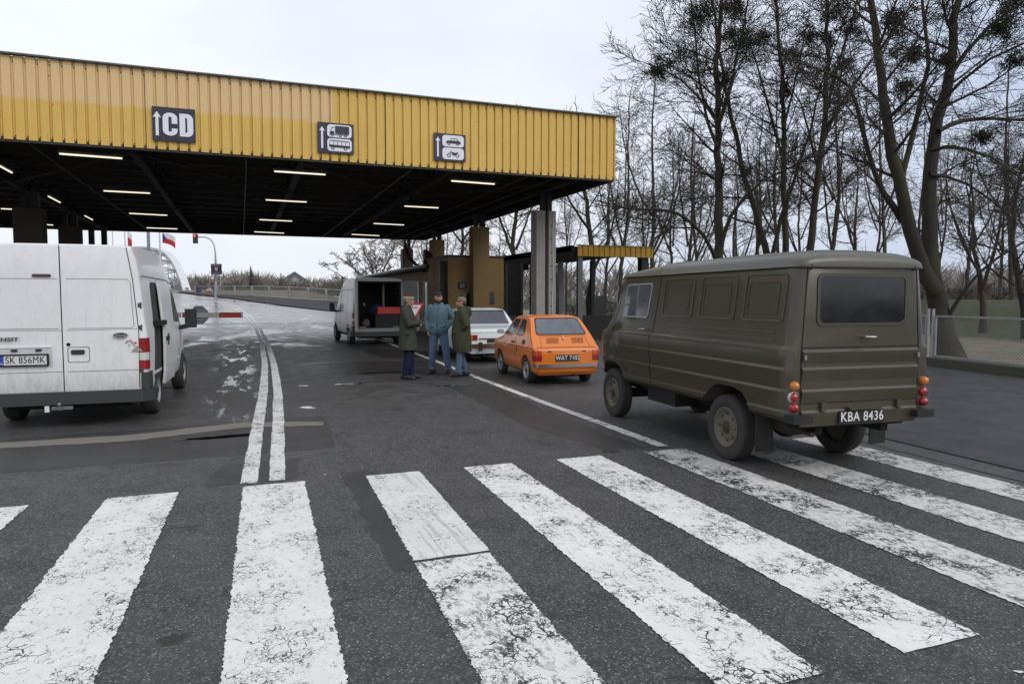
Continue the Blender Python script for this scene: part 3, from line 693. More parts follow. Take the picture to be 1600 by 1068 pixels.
# long low wing behind
WX = 8.55
wing = empty('low_office_wing', (WX, 32, 0), 0, 'long low shaded ochre office wing with a row of windows behind the booth', 'building')
y0, y1 = 32.25, 51.0
MB().box(0, 4.4, 0.3, 19.0, -0.1, 3.05).build('wall', M('shaded_ochre_wall', (0.19, 0.13, 0.06), 0.85, var=0.2, scale=1.5, dirt=0.4), wing)  # darker copy of the booth ochre, shade put into the colour
m = MB(); m.add([(-0.55, 0.0, 3.05), (4.6, 0.0, 3.05), (4.6, 19.3, 3.05), (-0.55, 19.3, 3.05), (-0.55, 0.0, 3.22), (4.6, 0.0, 3.32), (4.6, 19.3, 3.32), (-0.55, 19.3, 3.22)], [(0,3,2,1),(4,5,6,7),(0,1,5,4),(1,2,6,5),(2,3,7,6),(3,0,4,7)])
m.build('roof', M('dark_felt_roof', (0.03, 0.03, 0.03), 0.8), wing)
MB().tube([(-0.58, -0.05, 3.18), (-0.58, 19.35, 3.18)], 0.075, 8).build('gutter', ROOFE, wing, 60)
for k in range(7):
    yy = 1.0+2.45*k
    w = MB().ring([(yy, 1.0), (yy+1.5, 1.0), (yy+1.5, 2.5), (yy, 2.5)], [(yy+0.07, 1.07), (yy+1.43, 1.07), (yy+1.43, 2.43), (yy+0.07, 2.43)], 'x', -0.05, 0.0)
    w.box(-0.045, -0.002, yy+0.72, yy+0.78, 1.07, 2.43)
    f = w.build('window', M('pale_window_frame', (0.35, 0.34, 0.32), 0.5), wing)
    MB().box(-0.02, -0.003, yy+0.07, yy+1.43, 1.07, 2.43).build('pane', DGLASS, f)
# dark screen posts beside the booth and shelter
sx0 = at_plane(787, 420, 29.2).x
scr = empty('louvred_screen', (sx0, 29.0, 0), 0, 'black steel screen wall between the ochre booth and the open shelter', 'screen')
m = MB()
m.box(0.0, 0.12, 0, 0.12, -0.05, 3.2); MB().box(0.02, 0.75, 0.04, 0.08, 0.3, 3.1).build('panel', SEAM, scr); m.box(0.72, 0.84, 0, 0.12, -0.05, 3.2); m.build('post', DARKST, scr)
# shelter with small yellow fascia
S0 = at_d(903, 383, 29); 
SX0, SY0 = S0.x, S0.y; SZ1 = S0.z; SZ0 = at_d(903, 400, 29).z
S1x = at_plane(1020.5, 388, SY0).x
sh = empty('open_shelter', (SX0, SY0, 0), 0, 'flat open shelter on steel posts with a small ribbed yellow fascia', 'shelter')
m = corrug((0, 0), (S1x-SX0, 0), SZ0, SZ1, pitch=0.25); m.build('fascia', M('deep_yellow_sheet', (0.47, 0.27, 0.03), 0.5, var=0.2, scale=2, dirt=0.4), sh)
MB().box(-0.25, S1x-SX0-0.02, 0.08, 11.5, SZ1-0.25, SZ1-0.04).box(-0.25, -0.15, 0.1, 11.5, SZ0-0.15, SZ1).build('roof_deck', SEAM, sh)
MB().box(-0.05, S1x-SX0+0.03, -0.03, 0.12, SZ1+0.0, SZ1+0.03).build('flashing', M('rusty_flashing', (0.25, 0.17, 0.08), 0.7, var=0.5, scale=20), sh)
for (x, y, mt, w) in ((0.18, 0.2, GREYST, 0.20), (-0.05, 1.6, GREYST, 0.2), (-0.1, 4.6, DARKST, 0.2), (-0.1, 8.2, DARKST, 0.2), (S1x-SX0-0.3, 0.3, DARKST, 0.34), (S1x-SX0-0.3, 5, DARKST, 0.2), (S1x-SX0-0.3, 9.5, DARKST, 0.2)):
    MB().box(x-w/2, x+w/2, y-w/2, y+w/2, -0.05, SZ0+0.1).build('post', mt, sh)
# low dark parapet and bank wall behind the shelter
lw = MB().box(0, 12.0, 0, 0.25, -0.1, 0.95).build('low_wall', M('dark_stone_wall', (0.035, 0.032, 0.030), 0.9, var=0.4, bump=0.5, bscale=20)); lw.location = (S1x-7.0, 27.0, 0)
tag(lw, 'low dark wall behind the orange car and under the shelter', 'wall')
# ------------------------------------------------------------------ fence by the forecourt
CHAIN = None
def mesh_panel(m, p0, p1, z0, z1, cell=0.075, w=0.004):
    """diamond wire mesh drawn as thin wires"""
    p0 = Vector(p0); p1 = Vector(p1); L = (p1-p0).length; H = z1-z0; d = (p1-p0)/L
    k = -int(H/cell)-1
    while k*cell < L:
        for sgn in (1, -1):
            s0 = k*cell
            # line from (s0,0) to (s0+H,H) or mirrored
            a, b = s0, s0+H
            ta = max(0, -a/H) if a < 0 else 0; tb = min(1, (L-a)/H)
            if tb > ta:
                za, zb = z0+H*ta, z0+H*tb
                if sgn < 0: za, zb = z0+z1-za, z0+z1-zb
                A = p0+d*(a+H*ta); B = p0+d*(a+H*tb)
                m.bar((A.x, A.y, za), (B.x, B.y, zb), w, w)
        k += 1
k1 = Vector((15.55, 9.6, 0)); dirk = Vector((0.195, 1.0, 0)).normalized()
def fp(s): return k1+dirk*s
fence = empty('chain_link_fence', k1, 0, 'grey chain-link fence panels on a low mossy kerb wall at the forecourt edge', 'fence')
inv = Matrix.Translation(-k1)
def fb(mb, name, mat, smooth=None):
    o = mb.build(name, mat, fence, smooth); o.matrix_parent_inverse = inv; return o
KERBM = M('mossy_kerb_concrete', (0.07, 0.068, 0.055), 0.9, var=0.5, scale=5, bump=0.6, bscale=25, dirt=0.6, dirtcol=(0.03, 0.045, 0.012))
a = fp(-12); b = fp(14); fb(MB().bar((a.x+0.1, a.y, 0.05), (b.x+0.1, b.y, 0.05), 0.30, 0.30), 'kerb_wall', KERBM)
for i, (s0, s1) in enumerate(((-9.2, -6.2), (-6.1, -3.1), (-3.0, 0.0), (0.1, 3.15), (3.45, 6.4), (6.5, 9.5), (9.6, 12.4))):
    A = fp(s0)+Vector((0.12, 0, 0)); B = fp(s1)+Vector((0.12, 0, 0)); z0, z1 = 0.22, 1.24
    m = MB()
    for P, Q in (((A.x, A.y, z0), (A.x, A.y, z1)), ((B.x, B.y, z0), (B.x, B.y, z1)), ((A.x, A.y, z1), (B.x, B.y, z1)), ((A.x, A.y, z0+0.02), (B.x, B.y, z0+0.02))): m.bar(P, Q, 0.05, 0.05)
    o = fb(m, 'panel_frame', STEEL)
    m = MB(); mesh_panel(m, (A.x, A.y, 0), (B.x, B.y, 0), z0+0.03, z1-0.02, 0.085, 0.005)
    w = m.build('wire_mesh', M('dull_wire', (.14, .145, .14), .6), o)
for s in (-6.15, -3.05, 0.05, 3.22, 3.38, 6.45, 9.55):
    P = fp(s)+Vector((0.10, 0, 0)); fb(MB().tube([(P.x, P.y, 0.0), (P.x, P.y, 1.42)], 0.035, 8), 'post', STEEL, 60)

# ------------------------------------------------------------------ railing on the ramp
rail_px = [((305, 447.5), (305, 459.3)), ((340, 446.5), (340, 461.5)), ((367, 446.5), (367, 462.5)), ((394, 446.5), (394, 463.6)), ((421, 447), (421, 464.6)), ((452, 448), (452, 467)), ((482, 449.5), (482, 469)), ((510, 451.5), (510, 470.5)), ((536, 453), (536, 472)), ((566, 455), (566, 474))]
rail = empty('ramp_railing', (0, 80, 0), 0, 'long pale mesh railing with framed panels along the ramp in the distance', 'railing')
PALE = M('pale_railing_paint', (0.36, 0.36, 0.33), 0.6)
t = NT('fine_railing_mesh'); t.base((0.16, 0.16, 0.145, 1)); t.rough(0.7); FMESH = t.m
prev = None
for (tp, bp) in rail_px:
    P = at_g(*bp); d = P.x*sin(TH)+P.y*cos(TH); T = at_d(tp[0], tp[1], d); cur = (P, T.z)
    o = MB().bar((P.x, P.y, P.z), (P.x, P.y, T.z+0.05), 0.14).build('post', PALE, rail); o.matrix_parent_inverse = Matrix.Translation((0, -80, 0))
    if prev:
        A, az = prev; m = MB(); u = (P-A).normalized(); a = A+u*0.25; b = P-u*0.25
        za0, zb0 = A.z+0.18, P.z+0.18
        for q, r_ in (((a.x, a.y, az), (b.x, b.y, T.z)), ((a.x, a.y, za0), (b.x, b.y, zb0)), ((a.x, a.y, za0), (a.x, a.y, az)), ((b.x, b.y, zb0), (b.x, b.y, T.z))): m.bar(q, r_, 0.09)
        o = m.build('panel_frame', PALE, rail); o.matrix_parent_inverse = Matrix.Translation((0, -80, 0))
        m = MB(); n = 34
        for k in range(n+1):
            f = k/n; x, y = a.x+(b.x-a.x)*f, a.y+(b.y-a.y)*f; m.bar((x, y, za0+(zb0-za0)*f), (x, y, az+(T.z-az)*f), 0.028)
        for k in range(1, 8):
            f = k/8; m.bar((a.x, a.y, za0+(az-za0)*f), (b.x, b.y, zb0+(T.z-zb0)*f), 0.028)
        m.build('wire_mesh', FMESH, o)
    prev = cur
# blue gate panels
BLUE = M('blue_gate_paint', (0.03, 0.05, 0.14), 0.5, var=0.3)
gp = at_g(312, 459.5); gd = gp.x*sin(TH)+gp.y*cos(TH)
gate = empty('blue_gate', gp, 0, 'blue barred gate standing by the foot of the traffic light', 'gate')
for nm, x0, x1 in (('gate_panel', 307.5, 314), ('gate_post', 334.5, 338)):
    A = at_d(x0, 446, gd); B = at_d(x1, 446, gd); b0 = at_d(x0, 459.5, gd)
    m = MB(); n = 6 if nm == 'gate_panel' else 1
    for k in range(n+1):
        P = A.lerp(B, k/max(1, n)); m.bar((P.x, P.y, b0.z), (P.x, P.y, A.z), 0.11 if n > 1 else 0.3)
    if n > 1: m.bar(A, B, 0.12); m.bar((A.x, A.y, b0.z+0.2), (B.x, B.y, b0.z+0.2), 0.12)
    o = m.build(nm, BLUE, gate); o.matrix_parent_inverse = Matrix.Translation(-gp)
A = at_d(314, 445.5, gd); B = at_d(335, 445.5, gd)
o = MB().bar(A, B, 0.07).build('top_rail', BLUE, gate); o.matrix_parent_inverse = Matrix.Translation(-gp)
# red and white road block
bp = at_g(327, 460.5); bd = bp.x*sin(TH)+bp.y*cos(TH); rb = empty('road_barrier_block', bp, -TH, 'small red and white plastic barrier block before the blue gate', 'barrier')
MB().loft([[(-.5,-.3,0),(.5,-.3,0),(.5,.3,0),(-.5,.3,0)], [(-.42,-.2,.6),(.42,-.2,.6),(.42,.2,.6),(-.42,.2,.6)]]).build('base', M('barrier_red', (0.5, 0.05, 0.03), 0.5), rb)
MB().loft([[(-.36,-.2,.603),(.36,-.2,.603),(.36,.2,.603),(-.36,.2,.603)], [(-.26,-.12,1.1),(.26,-.12,1.1),(.26,.12,1.1),(-.26,.12,1.1)]]).build('top', M('barrier_white', (0.7, 0.68, 0.62), 0.5), rb)

# ------------------------------------------------------------------ traffic light, sign board, round sign
TD = 88.0
mb_ = at_d(337, 462, TD); mb_.z = tz(mb_.x, mb_.y)
tl = empty('traffic_light', mb_, 0, 'traffic light hanging from a curved grey mast arm beyond the canopy', 'traffic light')
inv = Matrix.Translation(-mb_)
pl = [at_d(337, 465, TD), at_d(337, 413, TD), at_d(336.5, 395, TD), at_d(334.5, 382, TD), at_d(329, 374, TD), at_d(321, 370.5, TD), at_d(309, 370, TD)]; pl[0].z = mb_.z
o = MB().tube(pl, [0.16, 0.14, 0.09, 0.085, 0.08, 0.08, 0.075], 8).build('mast_arm', STEEL, tl, 60); o.matrix_parent_inverse = inv
h = at_d(305.5, 373, TD); h.y -= 0.15
m = MB().obox(h, 0.50, 0.35, 1.16, rz=-TH); o = m.build('signal_head', BLKPL, tl); o.matrix_parent_inverse = inv
fw = Vector((-sin(TH), -cos(TH), 0))
for k, (c, s) in enumerate((((1.0, 0.06, 0.03), 3.5), ((0.05, 0.03, 0.01), 0), ((0.01, 0.04, 0.02), 0))):
    q = h+fw*0.2+Vector((0, 0, 0.35-0.35*k))
    o = MB().ell(q, 0.12, 0.06, 0.12).build('lamp', emis('signal_red', (1.0, 0.05, 0.03), 2.5) if s else M('unlit_lens_%d' % k, c, 0.4), tl, 60); o.matrix_parent_inverse = inv
sb_ = at_d(338, 420.5, TD-0.6)
bs = empty('information_board', sb_, -TH, 'dark square information board with a small red emblem on the traffic light mast', 'sign')
W = 16.5*TD/F; H = 16.5*TD/F
MB().box(-W/2, W/2, -0.03, 0.03, -H/2, H/2).build('board', NAVY, bs)
m = MB()
for k, (zz, w) in enumerate(((0.40, 0.7), (0.30, 0.5), (-0.34, 0.5), (-0.42, 0.7))):
    n = int(w*14)
    for q in range(n): m.box(W*(-w/2+w*q/n), W*(-w/2+w*(q+0.65)/n), -0.036, -0.031, H*zz-0.03, H*zz+0.03)
m.build('lettering', M('grey_lettering', (0.3, 0.3, 0.33), 0.6), bs)
m = MB().prism([(-.16, .22), (.16, .22), (.18, -.05), (0, -.26), (-.18, -.05)], 'y', -0.037, -0.031); m.build('emblem', M('emblem_pale', (0.5, 0.42, 0.42), 0.6), bs)
m = MB().prism([(-.06, .16), (.05, .18), (.10, .08), (.02, .05), (.10, -.10), (0, -.18), (-.03, -.03), (-.10, -.08), (-.08, .05)], 'y', -0.042, -0.038); m.build('emblem_figure', M('emblem_red', (0.6, 0.06, 0.05), 0.6), bs)
rs = empty('round_road_sign', at_d(332, 433.5, TD-0.4), -TH, 'small round white sign with a red rim under the dark board', 'sign')
MB().lathe([(-0.03, 0.30), (0.0, 0.30)], axis='y', n=24).build('rim', M('sign_red', (0.5, 0.04, 0.05), 0.5), rs); MB().lathe([(-0.036, 0.22), (-0.031, 0.22)], axis='y', n=24).build('face', M('sign_white', (0.7, 0.66, 0.68), 0.5), rs)
MB().bar((0.05, 0.1, 0), (0.4, 0.1, -0.2), 0.05).build('bracket', STEEL, rs)
q = at_g(345, 461); sg = MB().tube([q, (q.x, q.y, at_d(345, 430, q.x*sin(TH)+q.y*cos(TH)).z)], 0.06, 6).build('thin_pole', STEEL, None, 60); tag(sg, 'thin grey pole just right of the traffic light mast', 'pole')

# ------------------------------------------------------------------ flags, poles, arch bridge
FR = M('flag_red', (0.55, 0.03, 0.04), 0.8); FW = M('flag_white', (0.75, 0.75, 0.76), 0.8); FB = M('flag_blue', (0.02, 0.04, 0.22), 0.8)
POLEW = M('white_pole_paint', (0.6, 0.61, 0.63), 0.5); POLEG = M('blue_grey_pole_paint', (0.22, 0.26, 0.32), 0.5)
def pole(px, d, topy, r, mat, label, name='flagpole', cat='pole'):
    P = at_d(px, 470, d); g = tz(P.x, P.y); T = at_d(px, topy, d).z
    e = empty(name, (P.x, P.y, g), 0, label, cat)
    MB().tube([(0, 0, 0), (0, 0, T-g)], [r, r*0.8], 8).build('shaft', mat, e, 60); MB().ell((0, 0, T-g), r*1.6, r*1.6, r*1.6, 8, 6).build('finial', mat, e, 60)
    return e
pole(252.5, 60, 352, 0.075, POLEW, 'white flagpole carrying the blue, white and red flag')
pole(198.5, 62, 352, 0.06, POLEW, 'white flagpole with the red and white flag above the white van')
pole(179.5, 64, 352, 0.05, POLEW, 'thin bare white pole left of the flagpoles above the white van')
e = pole(235, 52, 330, 0.13, POLEG, 'thick blue-grey lighting mast between the two flagpoles', 'lighting_mast', 'mast')
def cloth(px0, py0, w, h, d, name, label, fn, drop=0.25, seed=1, rot=0.0):
    """waving flag hanging off its pole; fn(u,v)->material index"""
    P = at_d(px0, py0, d); mats = [FR, FW, FB]; nu, nv = 16, 12
    e = empty(name, P, -TH, label, 'flag'); parts = {0: [], 1: [], 2: []}
    def pos(u, v):
        x = w*u*cos(rot)*(1-0.10*sin(5*u)); y = 0.10*w*sin(6*u+2*v+seed)*u**0.5; z = -h*v-drop*w*u*u*(1+0.3*v)-0.05*h*sin(5*u+seed)
        return (x, y, z)
    for i in range(nu):
        for j in range(nv):
            parts[fn((i+.5)/nu, (j+.5)/nv)].append((i, j))
    for k, cells in parts.items():
        if not cells: continue
        m = MB()
        for i, j in cells: m.add([pos(i/nu, j/nv), pos((i+1)/nu, j/nv), pos((i+1)/nu, (j+1)/nv), pos(i/nu, (j+1)/nv)], [(0, 1, 2, 3)])
        bm = bmesh.new(); me = m.mesh('x', False); bm.from_mesh(me); bmesh.ops.remove_doubles(bm, verts=bm.verts, dist=1e-4); bm.to_mesh(me); bm.free()
        link(['red_field', 'white_field', 'blue_field'][k], me, mats[k], e, 0)
    return e
cloth(253.5, 363, 0.95, 0.85, 60, 'czech_flag' if False else 'tricolour_flag', 'waving flag with a blue wedge, white above red, beyond the canopy', lambda u, v: 2 if u < 0.45*(1-abs(2*v-1)) else (1 if v < 0.5 else 0), 0.45)
cloth(199, 362, 0.35, 1.25, 62, 'red_white_flag', 'limp white and red flag above the white van', lambda u, v: 1 if v < 0.45 else 0, 0.6, 3)
# arch bridge
BRW = M('white_bridge_steel', (0.62, 0.64, 0.66), 0.5, dirt=0.2); BRG = M('grey_bridge_lattice', (0.26, 0.28, 0.30), 0.6)
br = empty('arch_bridge', at_g(292, 459), 0, 'white steel arch bridge with lattice bracing in the far distance', 'bridge'); binv = Matrix.Translation(-br.location)
def bb(mb, name, mat):
    o = mb.build(name, mat, br); o.matrix_parent_inverse = binv
arc_px = [(293, 459, 150), (287, 440, 154), (280, 423, 160), (272, 409, 167), (262, 398, 176), (250, 392, 188), (236, 389, 202), (215, 388, 220), (190, 392, 245)]
A1 = [at_d(*q) for q in arc_px]; off = Vector((-9.0, -2.5, 0)); A2 = [v+off for v in A1]
m = MB()
for a, b in zip(A1, A1[1:]): m.bar(a, b, 1.5, 1.2)
bb(m, 'arch_rib', BRW)
m = MB()
for a, b in zip(A2, A2[1:]): m.bar(a, b, 1.1, 0.9)
bb(m, 'arch_rib', BRG)
m = MB()
for i in range(len(A1)-1):
    m.bar(A1[i+1], A2[i+1], 0.35); m.bar(A1[i], A2[i+1], 0.25); m.bar(A2[i], A1[i+1], 0.25)
for i in range(1, len(A1)):
    for A in (A1, A2):
        m.bar(A[i], (A[i].x, A[i].y, 3.0), 0.16)
        m.bar(A[i], (A[i-1].x, A[i-1].y, 3.0), 0.12)
bb(m, 'bracing', BRG)
m = MB()
for A in (A1, A2): m.bar((A[0].x, A[0].y, 3.4), (A[-1].x, A[-1].y, 3.4), 0.5, 1.0)
bb(m, 'deck_girder', BRG)

# ------------------------------------------------------------------ boom barrier with a stop sign seen from behind
BD = 23.0
E0 = at_d(378.5, 492, BD); hb = E0.z
E1 = at_d(250, 491, BD); pb = at_d(205, 491, BD)
bar = empty('boom_barrier', (pb.x, pb.y, 0), 0, 'lowered white and red boom barrier reaching across the lane past the white van', 'barrier'); binv = Matrix.Translation((-pb.x, -pb.y, 0))
def kb(mb, name, mat, sm_=None, par=None):
    o = mb.build(name, mat, par or bar, sm_)
    if par is None: o.matrix_parent_inverse = binv
    return o
REDB = M('barrier_band_red', (0.40, 0.035, 0.035), 0.5, dirt=0.2); WHB = M('barrier_band_white', (0.50, 0.50, 0.46), 0.5, dirt=0.3)
kb(MB().obox((pb.x, pb.y, 0.55), 0.4, 0.5, 1.1), 'cabinet', M('barrier_cabinet', (0.5, 0.35, 0.05), 0.5))
def bxp(px): return at_d(px, 492, BD)
for (a, b, mt, nm) in ((205, 283, WHB, 'boom_arm'), (285, 298, REDB, 'red_band'), (298, 343, WHB, 'boom_arm'), (343, 377.5, REDB, 'red_band')):
    P = bxp(a); Q = bxp(b); P.z = Q.z = hb; g_ = (Q-P).normalized()*0.004
    kb(MB().bar(P+g_, Q-g_, 0.05, 0.175 if mt is REDB else 0.165), nm, mt)
P = bxp(377.5); Q = bxp(378.8); P.z = Q.z = hb; kb(MB().bar(P, Q, 0.055, 0.18), 'end_cap', WHB)
c = at_d(311, 492, BD+0.05); r = 0.30*1.08
ss = empty('stop_sign_back', c, -TH, 'grey back of an eight-sided sign fixed on the boom', 'sign')
oct_ = [(r*cos(radians(22.5+45*k)), r*sin(radians(22.5+45*k))) for k in range(8)]
MB().prism(oct_, 'y', 0.0, 0.012).build('plate', M('sign_back_grey', (0.21, 0.22, 0.22), 0.55, dirt=0.3), ss)
MB().box(-r*0.8, r*0.8, -0.03, -0.002, 0.13, 0.16).box(-r*0.8, r*0.8, -0.03, -0.002, -0.16, -0.13).build('bracket', STEEL, ss)
# draped red-white flag on the low wing roof
fdP = at_d(661, 385, 34)
FR, FW = M('faded_maroon_cloth', (.085, .008, .014), .9), M('dull_white_cloth', (.16, .16, .19), .9)
e = cloth(661, 390, 0.42, 1.05, 34, 'hanging_flag', 'faded dark red and white flag hanging from the edge of the low wing roof', lambda u, v: 1 if (u < 0.32 and v < 0.42) else 0, 0.5, 2)
s2 = MB().tube([at_d(634, 380, 37), at_d(636, 395, 37), at_d(641, 405, 36.5), at_d(648, 412, 36), at_d(657, 416, 35)], [0.04, 0.09, 0.10, 0.08, 0.03], 7).build('hanging_garland', FR, None, 60); tag(s2, 'dark red strip of cloth slung from the far column to the wing roof', 'banner')
# triangular give-way style sign between the people
q = at_d(648, 482, 21.5)
y_ = empty('triangular_road_sign', q, -TH, 'white triangular sign with a red rim, half hidden behind the men', 'sign')
MB().prism([(-0.28, 0.16), (0.28, 0.16), (0.0, -0.33)], 'y', 0, 0.015).build('rim', M('sign_red', (0.5, 0.04, 0.05), 0.5), y_)
MB().prism([(-0.20, 0.11), (0.20, 0.11), (0.0, -0.235)], 'y', -0.006, -0.001).build('face', M('sign_white', (0.7, 0.66, 0.68), 0.5), y_)
MB().box(-0.09, 0.09, -0.011, -0.007, 0.0, 0.06).build('mark', M('grey_lettering'), y_); MB().tube([(0, 0.04, 0.12), (0, 0.04, -q.z)], 0.02, 8).build('post', DARKST, y_, 60)
# far house
hp = at_g(460, 470); hd = 190
H0 = at_d(459, 447, hd)
ho = empty('distant_house', (H0.x, H0.y, 0), 0, 'small distant house with a steep blue roof above the railing', 'house')
MB().box(-4.5, 4.5, -4, 4, 0, 5.2).build('wall', M('dull_white_wall', (0.4, 0.4, 0.38), 0.8), ho)
MB().prism([(-5.2, 5.0), (5.2, 5.0), (0, 8.6)], 'y', -4.5, 4.5).build('roof', M('blue_roof', (0.09, 0.11, 0.16), 0.6), ho)
MB().prism([(-2.6, 5.2), (2.6, 5.2), (0, 7.2)], 'y', -4.53, -4.505).build('gable', M('pale_gable', (0.3, 0.32, 0.34), 0.7), ho)
# long low shed beyond the bank
P = at_d(1556, 449, 75)
shd = empty('distant_shed', (P.x, P.y, 0), -0.9, 'long low blue-roofed shed beyond the grassy bank on the right', 'shed')
MB().box(-4, 4, -3, 3, 0, 2.2).build('wall', M('greyish_shed_wall', (0.18, 0.18, 0.18), 0.8), shd); MB().box(-4.3, 4.3, -3.3, 3.3, 2.2, 2.7).build('roof', M('blue_shed_roof', (0.07, 0.10, 0.16), 0.6), shd)
# ------------------------------------------------------------------ vehicles
def interp(tab):
    def f(z):
        if z <= tab[0][0]: return tab[0][1]
        for (a, x), (b, y) in zip(tab, tab[1:]):
            if z <= b: return x+(y-x)*(z-a)/(b-a)
        return tab[-1][1]
    return f
def section(hw, zb, zt, rc, keys, ins=0.0, K=14, n=4.0, edge=0.05):
    """half section bottom-centre -> top-centre"""
    pts = [(0.0, zb), (max(0.05, hw(zb)-ins-edge), zb)]
    top = zt-rc
    ks = [k for k in keys if zb+edge+0.02 < k < top-0.02]
    zs = [zb+edge]+ks+[top]
    need = K-len(zs)
    # subdivide the largest gaps to reach K levels
    while len(zs) < K:
        g = max(range(len(zs)-1), key=lambda i: zs[i+1]-zs[i]); zs.insert(g+1, (zs[g]+zs[g+1])/2)
    zs = zs[:K-1]+[top]
    for z in zs: pts.append((hw(z)-ins, z))
    xk = hw(top)-ins
    for k in range(1, 9):
        a = pi/2*k/8; pts.append((xk*max(0, cos(a))**(2/n) if k < 8 else 0.0, top+rc*sin(a)**(2/n)))
    return pts
def ringof(y, half):
    r = [(x, y, z) for x, z in half]; l = [(-x, y, z) for x, z in half[1:-1]][::-1]
    return r+l
def loft_body(stations): # [(y, half)]
    m = MB(); m.loft([ringof(y, h) for y, h in stations]); return m.mesh('body')
def rend(y0, R, sgn, k=4):
    """(dy, inset) pairs for a rounded end"""
    out = []
    for i in range(k+1):
        t_ = i/k; d = R*(1-cos(pi/2*t_)); out.append((y0+sgn*d, R*(1-sin(pi/2*t_))))
    return out
def text(s, size, mat, parent, loc, sx=1.0, name='lettering', bold=0.0, rz=0.0, th=0.002, align='CENTER'):
    c = bpy.data.curves.new('t', 'FONT'); c.body = s; c.size = size; c.extrude = th/2; c.align_x = align; c.align_y = 'CENTER'; c.offset = bold; c.space_character = 1.08
    o = bpy.data.objects.new('t', c); COL.objects.link(o); bpy.context.view_layer.update(); me = evalmesh(o); bpy.data.objects.remove(o)
    R = Matrix.Translation(loc) @ Matrix.Rotation(rz, 4, 'Z') @ Matrix.Rotation(pi/2, 4, 'X') @ Matrix.Diagonal((sx, 1, 1, 1)); me.transform(R)
    return link(name, me, mat, parent)
TYRE = M('tyre_rubber', (0.030, 0.029, 0.027), 0.85, var=0.3, bump=0.4, bscale=80, dirt=0.8, dirtcol=(0.06, 0.052, 0.042))
WELL = M('wheel_well_dark', (0.006, 0.006, 0.006), 1.0)
def wheel(parent, x, y, r, w, side, rim_mat, hub_mat, rr_=0.6, style='steel', steer=0.0):
    """side -1 = left. tyre is the part, rim and hub cap its sub-parts"""
    h = w/2; s = side; ri = r*rr_
    prof = [(-h*0.8, ri), (-h, ri+0.03), (-h*1.02, r*0.86), (-h*0.86, r*0.965), (-h*0.6, r), (-h*0.2, r*1.004), (0, r*0.995), (h*0.2, r*1.004), (h*0.6, r), (h*0.86, r*0.965), (h*1.02, r*0.86), (h, ri+0.03), (h*0.8, ri)]
    o = MB().lathe(prof+[(h*0.5, ri*1.0), (-h*0.5, ri*1.0), (-h*0.8, ri)], n=40, cap=False).build('wheel', TYRE, parent, 40); o.location = (x, y, r); o.rotation_euler = (0, 0, steer)
    pr = [(0.0, ri*1.01), (h*0.86, ri*1.0), (h*0.95, ri*0.97), (h*0.93, ri*0.90), (h*0.66, ri*0.80), (h*0.52, ri*0.66), (h*0.66, ri*0.50), (h*0.74, ri*0.34), (h*0.66, 0.02)]
    q = MB().lathe([(s*a, b) for a, b in pr], n=36).build('rim', rim_mat, o, 35)
    m = MB()
    for k in range(8 if style == 'steel' else 5):
        a = 2*pi*k/(8 if style == 'steel' else 5); m.ell((s*h*0.55, ri*0.66*cos(a), ri*0.66*sin(a)), 0.012, ri*0.055, ri*0.055, 8, 5)
    m.build('rim_opening', WELL, o, 60)
    if hub_mat: MB().lathe([(s*h*0.55, ri*0.34), (s*h*0.82, ri*0.30), (s*h*0.92, ri*0.12), (s*h*0.93, 0.004)], n=20).build('hub_cap', hub_mat, o, 40)
    return o
def lens(parent, c, r, mat, name='tail_light', d=0.035, ring_=None):
    o = MB().lathe([(0.0, r), (-d*0.5, r*0.96), (-d*0.85, r*0.7), (-d, 0.004)], axis='y', n=20).build(name, mat, parent, 50); o.location = c
    if ring_: q = MB().lathe([(0.012, r*1.16), (-d*0.3, r*1.16), (-d*0.45, r*1.04), (-d*0.3, r*0.98)], axis='y', n=20).build('rim', ring_, o, 50)
    return o
def cutbody(me, cutters):
    for c in cutters: me = boolmesh(me, c.mesh('c'), 'DIFFERENCE')
    return me
def arch(y, r, z, s, wi=0.42, wo=1.3, flat=0.0):
    """closed cylinder across one side"""
    poly = [(y+r*cos(a)*(1.0), z+r*sin(a)) for a in [2*pi*k/28 for k in range(28)]]
    return MB().prism(poly, 'x', s*wi, s*wo)
def seamline(body, parent, pts, axis, a, b, w=0.007, d=0.0025, mat=None, name='panel_gap'):
    """thin dark gap following a polyline on the body surface"""
    m = MB(); L = []; Rr = []
    n = len(pts)
    for i in range(n):
        p = pts[max(0, i-1)]; q = pts[min(n-1, i+1)]; dx, dy = q[0]-p[0], q[1]-p[1]; k = hypot(dx, dy); nx, ny = -dy/k*w/2, dx/k*w/2
        L.append((pts[i][0]+nx, pts[i][1]+ny)); Rr.append((pts[i][0]-nx, pts[i][1]-ny))
    m.prism(L+Rr[::-1], axis, a, b); return decal(body, d, m, name, mat or SEAM, parent)

